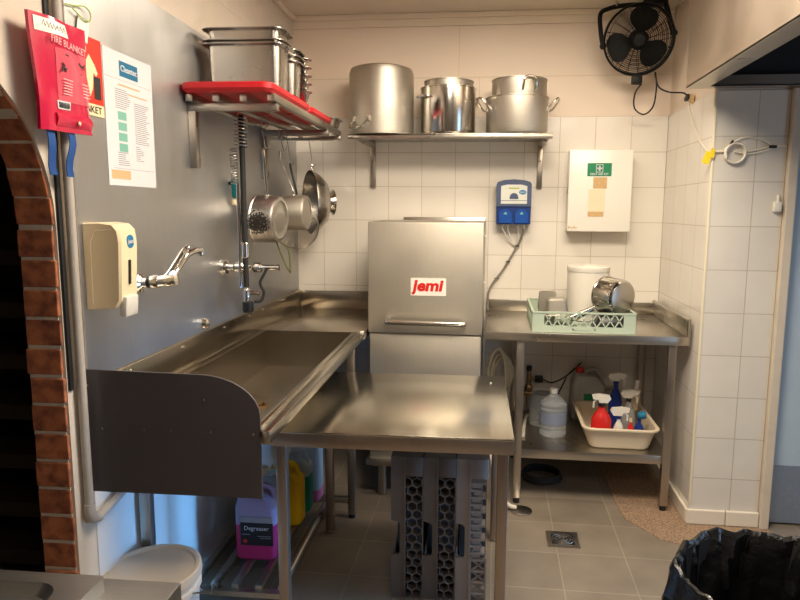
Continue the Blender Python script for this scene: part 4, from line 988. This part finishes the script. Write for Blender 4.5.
# ------------------------------------------------------------------ right bench
t = Thing('outlet_bench', 'stainless steel bench with undershelf right of the dishwasher', 'bench', (1.5, -.35, 0))
t.part('worktop', MB().box(1.0, 1.978, -.69, -.006, .856, .90, .003), M['steel'])
t.part('back_upstand', MB().box(1.0, 1.978, -.018, -.005, .90, .968, .002), M['steel'])
t.part('side_upstand', MB().box(1.964, 1.978, -.69, -.005, .90, .985, .003).box(1.978, 1.983, -.69, -.66, .85, .985), M['steel'])
for x in (1.178, 1.91):
    for y in (-.655, -.05):
        lg = t.part('leg', MB().box(x - .019, x + .019, y - .019, y + .019, .03, .857, .002), M['steel_v']); t.part('foot', MB().cyl((x, y, 0.003 if x > 1.6 else 0), (x, y, .032), .015), M['blackrub'], lg)
t.part('undershelf', MB().box(1.165, 1.925, -.665, -.02, .245, .29, .003), M['steel'])

# green dish rack, its contents
t = Thing('green_dish_rack', 'pale green plastic dish rack holding washed pans on the right bench', 'dish rack', (1.482, -.40, .9005))
gx0, gx1, gy0, gy1, gz = 1.236, 1.730, -.655, -.165, .9005
def rack_wall(m, a, b, inward):
    a, b = Vector(a), Vector(b); d = (b - a).normalized(); L = (b - a).length
    m.bar(a + Vector((0, 0, .015)), b + Vector((0, 0, .015)), .008, .03); m.bar(a + Vector((0, 0, .098)), b + Vector((0, 0, .098)), .012, .008)
    m.bar(a + d * .0 + Vector((0, 0, .065)), a + d * .055 + Vector((0, 0, .065)), .007, .07); m.bar(b - d * .055 + Vector((0, 0, .065)), b + Vector((0, 0, .065)), .007, .07)
    n = 9; st = (L - .11) / n
    for k in range(n):
        p = a + d * (.055 + k * st)
        m.bar(p + Vector((0, 0, .028)), p + d * st * 1.0 + Vector((0, 0, .096)), .0045, .0055); m.bar(p + d * st + Vector((0, 0, .028)), p + Vector((0, 0, .096)), .0045, .0055)
m = MB(); rack_wall(m, (gx0, gy0, gz), (gx1, gy0, gz), 1)
t.part('front_wall', m, M['rackgreen']); m = MB(); rack_wall(m, (gx0, gy1, gz), (gx1, gy1, gz), 1); t.part('back_wall', m, M['rackgreen'])
for x in (gx0, gx1):
    m = MB(); rack_wall(m, (x, gy0, gz), (x, gy1, gz), 1); t.part('side_wall', m, M['rackgreen'])
m = MB()
for k in range(13):
    m.bar((gx0, gy0 + .02 + k * .0375, gz + .006), (gx1, gy0 + .02 + k * .0375, gz + .006), .006, .01); m.bar((gx0 + .02 + k * .0375, gy0, gz + .006), (gx0 + .02 + k * .0375, gy1, gz + .006), .006, .01)
t.part('floor_grid', m, M['rackgreen'])
t.part('grip_slot', MB().box(1.43, 1.54, gy0 - .006, gy0 - .001, gz + .012, gz + .02).box(1.43, 1.437, gy0 - .006, gy0 - .001, gz, gz + .02).box(1.533, 1.54, gy0 - .006, gy0 - .001, gz, gz + .02), M['rackgreen'])
zb_ = gz + .0115
t = Thing('white_tub', 'tall white plastic tub with a lid standing in the green rack', 'tub', (1.548, -.30, zb_))
t.part('body', MB().lathe([(.104, 0), (.107, .004), (.112, .27), (.112, .285)], (1.548, -.30, zb_), (0, 0, 1), 48), M['white'])
t.part('lid', MB().lathe([(.1135, .262), (.1145, .264), (.1145, .288), (.110, .292), (.104, .290), (.06, .289), (.055, .293), (.03, .293), (.025, .289), (0, .289)], (1.548, -.30, zb_), (0, 0, 1), 48), M['white'])
def rrect_face(x0, x1, z0, z1, r, y): return [(p[0], y, p[1]) for p in rrect((x0 + x1) / 2, (z0 + z1) / 2, x1 - x0, z1 - z0, r, 0)]
m = MB(); m.loft([rrect_face(1.282, 1.368, zb_, zb_ + .164, .02, -.40), rrect_face(1.279, 1.371, zb_ - 0, zb_ + .168, .022, -.396), rrect_face(1.279, 1.371, zb_, zb_ + .168, .022, -.392), rrect_face(1.288, 1.362, zb_ + .008, zb_ + .158, .016, -.392), rrect_face(1.291, 1.359, zb_ + .012, zb_ + .154, .014, -.37), rrect_face(1.285, 1.365, zb_ + .006, zb_ + .16, .018, -.37)], close=False)
solo('small_pan', m, M['alu'], 'small steel pan standing upright at the left back of the green rack', 'pan', (1.325, -.39, zb_))
m = MB(); gn_pan(m, -.065, .065, -.06, .06, 0, .085, rim=.008, r=.02, taper=.008)
m.xf(Matrix.Translation((1.362, -.50, zb_ + .139)) @ Matrix.Rotation(PI, 4, 'X') @ Matrix.Rotation(.05, 4, 'Y'))
m.xf(Matrix.Translation((0, 0, 0)))
solo('small_pan', m, M['alu'], 'small square steel pan upside down at the left front of the green rack', 'pan', (1.362, -.50, zb_))
# saucepan lying on its side in the rack
ax = Vector((.57, -.82, -.05)).normalized(); rc = Vector((1.612, -.477, 1.072))
t = Thing('steel_saucepan', 'shiny steel saucepan lying on its side in the green rack', 'saucepan', (1.63, -.50, .98))
Rs = .093
t.part('body', MB().lathe([(Rs * .96, .004), (Rs * 1.02, -.002), (Rs * 1.03, .004), (Rs, .008), (Rs, .098), (Rs * .95, .114), (Rs * .86, .120), (0, .120)], rc, ax, 48), M['steel_bright'])
t.part('base_disc', MB().lathe([(Rs * .84, .120), (Rs * .84, .125), (Rs * .8, .127), (0, .127)], rc, ax, 40), M['steel'])
t.part('handle', MB().loft([[tuple(Vector((1.548, -.535, 1.008)) + Vector((-q * .118, -.03 * q, -.058 * q)) + Vector((0, math.cos(a) * (.010 + .006 * q), math.sin(a) * (.014 + .012 * q)))) for a in [k * PI / 8 for k in range(16)]] for q in (0, .1, .5, .95, 1.0)]), M['steel_bright'])
m = MB(); gn_pan(m, -.09, .09, -.085, .085, 0, .058, rim=.008, r=.03, taper=.012)
m.xf(Matrix.Translation((1.632, -.525, zb_ + .0585)) @ Matrix.Rotation(PI, 4, 'X'))
solo('dark_pan', m, M['black'], 'dark upturned pan beneath the shiny saucepan in the green rack', 'pan', (1.632, -.525, zb_))

# under the bench: tub, bottles
UZ = .2905
t = Thing('cream_tub', 'cream plastic tub full of spray bottles on the bench undershelf', 'tub', (1.695, -.41, UZ))
def rr(cx, cy, w, d, r, z): return rrect(cx, cy, w, d, r, z)
cx, cy = 1.695, -.41
t.part('body', MB().loft([rr(cx, cy, .27, .37, .03, UZ), rr(cx, cy, .30, .40, .04, UZ + .012), rr(cx, cy, .355, .455, .045, UZ + .108), rr(cx, cy, .385, .485, .055, UZ + .110), rr(cx, cy, .387, .487, .055, UZ + .118), rr(cx, cy, .383, .483, .055, UZ + .121), rr(cx, cy, .350, .45, .043, UZ + .119), rr(cx, cy, .293, .393, .038, UZ + .014), rr(cx, cy, .265, .365, .03, UZ + .006)]), M['tubcream'])
TB = UZ + .0075
def spray(label, x, y, R, zb, zt, mb, mh, mn, yaw=0, sqz=.75, trig=True, name='spray_bottle'):
    t = Thing(name, label, 'bottle', (x, y, zb)); c = (x, y, zb); h = zt - zb - .055
    t.part('body', MB().lathe([(R * .9, 0), (R, .006), (R, h * .62), (R * .72, h * .78), (R * .36, h * .9), (R * .34, h)], c, (0, 0, 1), 28, squash=(1, sqz)), mb)
    t.part('collar', MB().cyl((x, y, zb + h), (x, y, zb + h + .018), R * .38), mn)
    Rz = Matrix.Rotation(yaw, 3, 'Z'); o = Vector((x, y, zb + h + .018))
    if trig:
        pf = [(-.022, .0), (.012, .0), (.014, .012), (.036, .016), (.04, .034), (.01, .039), (-.028, .034), (-.034, .02)]
        t.part('spray_head', MB().prism([(-p[0] * 1.3, p[1] * 1.15) for p in pf], lambda p: tuple(o + Rz @ Vector((p[0], -.011, p[1]))), lambda p: tuple(o + Rz @ Vector((p[0], .011, p[1])))), mh)
        t.part('trigger', MB().tube([tuple(o + Rz @ Vector((-.02, 0, .018))), tuple(o + Rz @ Vector((-.042, 0, .002))), tuple(o + Rz @ Vector((-.042, 0, -.028)))], .0055, 8), mh)
    return t
t = spray('red spray bottle with a white trigger at the front left of the cream tub', 1.612, -.525, .052, TB, .548, M['redplastic'], M['white'], M['black'])
t.part('label_panel', MB().lathe([(.0528, .05), (.0528, .075)], (1.612, -.525, TB), (0, 0, 1), 28, cap=False, squash=(1, .755)), M['whiteclean'])
spray('white spray bottle with a broad white head, second from left at the tub front', 1.698, -.54, .026, TB, .487, M['white'], M['white'], M['bottleblue'], yaw=PI)
spray('navy blue spray bottle with a tall white trigger at the back of the tub', 1.715, -.34, .036, TB, .618, M['bottleblue'], M['white'], M['bottleblue'], yaw=PI)
spray('clear spray bottle with a white trigger in the middle of the tub', 1.772, -.41, .036, TB, .545, M['clear'], M['white'], M['black'], yaw=PI)
spray('small red bottle with a cream cap at the tub front', 1.757, -.548, .02, TB, .475, M['redplastic'], M['white'], M['cream'], trig=False)
t = spray('short navy bottle with a cyan cap at the front right of the tub', 1.806, -.52, .026, TB, .475, M['bottleblue'], M['white'], M['bottleblue'], trig=False)
t.part('cyan_cap', MB().lathe([(.016, 0), (.02, .008), (.02, .034), (.014, .04)], (1.80, -.52, .445), (.85, -.2, .25), 20), M['cyan'])
t = Thing('white_scrub_brush', 'white long handled brush leaning at the back right of the tub', 'brush', (1.82, -.36, TB))
t.part('handle', MB().bar((1.802, -.33, TB), (1.838, -.30, .575), .022, .012, .003), M['white'])
t.part('bristle_head', MB().bar((1.812, -.335, .42), (1.834, -.315, .53), .04, .02, .004), M['cream'])
# jerrycan
t = Thing('jerrycan', 'translucent jerrycan with a red cap behind the cream tub', 'jerrycan', (1.60, -.098, UZ))
t.part('body', MB().loft([rrect(1.60, -.098, .17, .13, .02, UZ), rrect(1.60, -.098, .19, .14, .025, UZ + .01), rrect(1.60, -.098, .19, .14, .025, .50), rrect(1.585, -.098, .13, .10, .025, .545), rrect(1.55, -.098, .05, .05, .02, .56)]), M['jerry'])
t.part('cap', MB().cyl((1.55, -.098, .558), (1.55, -.098, .59), .024), M['redplastic'])
t.part('handle', MB().tube([(1.575, -.098, .53), (1.60, -.098, .575), (1.655, -.098, .575), (1.685, -.098, .51)], .013, 10, smooth=4), M['jerry'])
t.part('green_label', MB().box(1.57, 1.68, -.1695, -.167, .40, .45), M['green'])
# big clear bottle and pale jug behind
t = Thing('water_bottle', 'large clear ribbed water bottle with a white cap on the undershelf', 'bottle', (1.375, -.42, UZ))
pr = [(.066, 0), (.072, .008)]
for k in range(6): pr += [(.072, .03 + k * .024), (.068, .038 + k * .024), (.072, .046 + k * .024)]
pr += [(.072, .175), (.05, .20), (.02, .225), (.016, .228), (.016, .24)]
t.part('body', MB().lathe(pr, (1.375, -.42, UZ), (0, 0, 1), 36), M['clear'])
t.part('label_band', MB().lathe([(.0728, .07), (.0728, .135)], (1.375, -.42, UZ), (0, 0, 1), 36, cap=False), M['liquid'])
t.part('cap', MB().cyl((1.375, -.42, UZ + .232), (1.375, -.42, UZ + .258), .02), M['white'])
t = Thing('clear_jug', 'clear plastic jug standing behind the ribbed water bottle', 'jug', (1.328, -.255, UZ))
t.part('body', MB().lathe([(.068, 0), (.073, .006), (.073, .15), (.06, .18), (.04, .185)], (1.328, -.255, UZ), (0, 0, 1), 32), M['clear'])
t.part('handle', MB().tube([(1.398, -.255, .45), (1.415, -.255, .44), (1.415, -.255, .36), (1.398, -.255, .35)], .006, 8, smooth=4), M['redplastic'])
# valve
t = Thing('brass_valve', 'brass water valve with black handles low on the back wall', 'valve', (1.262, -.06, .33))
t.part('body', MB().cyl((1.262, -.045, .33), (1.262, -.045, .545), .014).lathe([(.02, 0), (.024, .01), (.024, .03), (.018, .04)], (1.262, -.045, .42), (0, 0, 1), 20).tube([(1.262, -.045, .50), (1.30, -.055, .50)], .009, 10).tube([(1.235, -.045, .41), (1.31, -.05, .405)], .012, 12).cyl((1.262, -.0005, .46), (1.262, -.045, .46), .012), M['brass'])
t.part('handle', MB().box(1.295, 1.345, -.075, -.035, .48, .518, .006), M['black'])
t.part('knob', MB().cyl((1.262, -.045, .545), (1.262, -.045, .575), .016), M['black'])
t.part('connector', MB().box(1.295, 1.33, -.10, -.06, .335, .41, .006), M['black'])
solo('white_water_hose', MB().tube([(1.312, -.08, .336), (1.312, -.10, .318), (1.25, -.17, .302), (1.225, -.34, .302), (1.212, -.50, .302)], .009, 10, smooth=6), M['whitecable'], 'white hose curving across the undershelf from the black connector', 'hose', (1.26, -.3, .293))
hp_ = [(1.012, -.30, .01)]
for j in range(50):
    a = PI - j * PI / 7; k = j / 14
    hp_.append((1.062 + .014 * k + .046 * math.cos(a), -.34 + .045 * k + .03 * math.cos(a), .57 + .02 * math.sin(k * 5) + (.15 - .014 * k) * math.sin(a)))
hp_ += [(1.10, -.26, .30), (1.09, -.28, .01)]
solo('beige_hose', MB().tube(hp_, .0095, 10, smooth=2), M['hose'], 'coiled beige hose hanging in the gap beside the dishwasher', 'hose', (1.07, -.30, .01))
solo('dark_cable', MB().tube([(1.345, -.055, .498), (1.40, -.02, .47), (1.47, -.014, .50), (1.52, -.012, .545), (1.575, -.012, .60)], .004, 8, smooth=6).tube([(1.40, -.02, .294), (1.425, -.014, .36), (1.46, -.012, .44), (1.485, -.012, .50)], .004, 8, smooth=6), M['blackrub'], 'thin black cable drooping along the back wall above the undershelf', 'cable', (1.45, -.05, .294))
solo('paper_packet', MB().box(1.415, 1.475, -.12, -.03, UZ, .345, .003), M['paperold'], 'small cream carton on the undershelf left of the tub', 'carton', (1.445, -.08, UZ))
solo('coiled_hose', MB().tube([(1.33 + (.11 - .004 * (k // 16)) * math.cos(a), -.35 + (.10 - .004 * (k // 16)) * math.sin(a), .012 + .00065 * k) for k, a in enumerate([j * PI / 8 for j in range(56)])], .009, 8), M['blackrub'], 'dark hose coiled on the floor in shadow under the right bench', 'hose', (1.33, -.35, 0))

# ------------------------------------------------------------------ bin
t = Thing('waste_bin', 'round waste bin with a crumpled black liner in the right foreground', 'bin', (1.76, -2.25, 0))
bc = Vector((1.76, -2.25, 0))
t.part('bin_body', MB().lathe([(.20, 0), (.205, .01), (.236, .585), (.232, .587), (.198, .012), (0, .012)], bc, (0, 0, 1), 40), M['binpl'])
n = 120; lp = []; rnd = random.Random(3)
ph = [rnd.uniform(0, 6.28) for _ in range(8)]
def crump(a, z, k): return sum(math.sin(a * f_ + ph[i] + z * (9 + 5 * i)) * amp for i, (f_, amp) in enumerate(((3, .6), (7, .7), (13, .7), (22, .55), (37, .35)))) * k * 1.25
for (r, z, k) in ((.268, .20, .018), (.265, .28, .016), (.262, .36, .014), (.262, .44, .011), (.256, .52, .008), (.251, .58, .005), (.246, .60, .003), (.238, .602, .003), (.229, .59, .004), (.222, .54, .007), (.214, .46, .009), (.205, .36, .010), (.195, .25, .011), (.185, .14, .011), (.12, .09, .01)):
    lp.append([bc + Vector(((r + crump(2 * PI * j / n, z, k)) * math.cos(2 * PI * j / n), (r + crump(2 * PI * j / n, z, k)) * math.sin(2 * PI * j / n), z + crump(2 * PI * j / n, z + 1, .004))) for j in range(n)])
t.part('bin_liner', MB().loft(lp, cap0=False, cap1=True), M['bag'])

# ------------------------------------------------------------------ light
def area(name, loc, target, size, size_y, power, color, spread=180):
    l = bpy.data.lights.new(name, 'AREA'); l.shape = 'RECTANGLE'; l.size = size; l.size_y = size_y; l.energy = power; l.color = color; l.spread = math.radians(spread)
    o = bpy.data.objects.new(name, l); COL.objects.link(o); o.location = loc
    o.rotation_euler = (Vector(target) - Vector(loc)).to_track_quat('-Z', 'Y').to_euler(); return o
area('ceiling_panel_light', (1.35, -2.0, 2.56), (1.3, -1.9, 0), 1.0, .6, 68, (1, .87, .69))
area('ceiling_panel_light', (.95, -1.05, 2.58), (.95, -1.05, 0), .6, .3, 13, (1, .86, .68))
area('ceiling_panel_light', (1.5, -3.9, 2.60), (1.4, -3.0, 0), .8, .8, 20, (1, .88, .74))
area('side_door_daylight', (3.75, -1.62, .36), (-.1, -1.62, .30), 1.0, .5, 5, (.17, .5, 1), 24)
area('side_door_skylight', (3.75, -2.6, 1.0), (0, -2.4, .9), .9, 1.6, 13, (.42, .68, 1))
W = bpy.data.worlds.new('World'); S.world = W; W.use_nodes = True
W.node_tree.nodes['Background'].inputs[0].default_value = (.5, .6, .8, 1); W.node_tree.nodes['Background'].inputs[1].default_value = .15

# ------------------------------------------------------------------ camera
f, ppx, ppy, yaw, pitch, roll = 632.417, 424.567, 293.681, .1082169, .13242755, .00754446
F = Vector((-math.sin(yaw) * math.cos(pitch), math.cos(yaw) * math.cos(pitch), -math.sin(pitch)))
r = Vector((math.cos(yaw), math.sin(yaw), 0)); u = r.cross(F)
R_ = r * math.cos(roll) + u * math.sin(roll); U_ = -r * math.sin(roll) + u * math.cos(roll)
cd = bpy.data.cameras.new('camera'); cam = bpy.data.objects.new('camera', cd); COL.objects.link(cam)
cam.matrix_world = Matrix.Translation((1.03429, -3.794, 1.49903)) @ Matrix((R_, U_, -F)).transposed().to_4x4()
cd.sensor_width = 36; cd.lens = f / 800 * 36; cd.shift_x = (400 - ppx) / 800; cd.shift_y = (ppy - 300) / 800
cd.clip_start = .02
S.camera = cam
S.view_settings.view_transform = 'Standard'; S.view_settings.look = 'None'; S.view_settings.gamma = 1; S.view_settings.use_curve_mapping = False
S.view_settings.exposure = .1
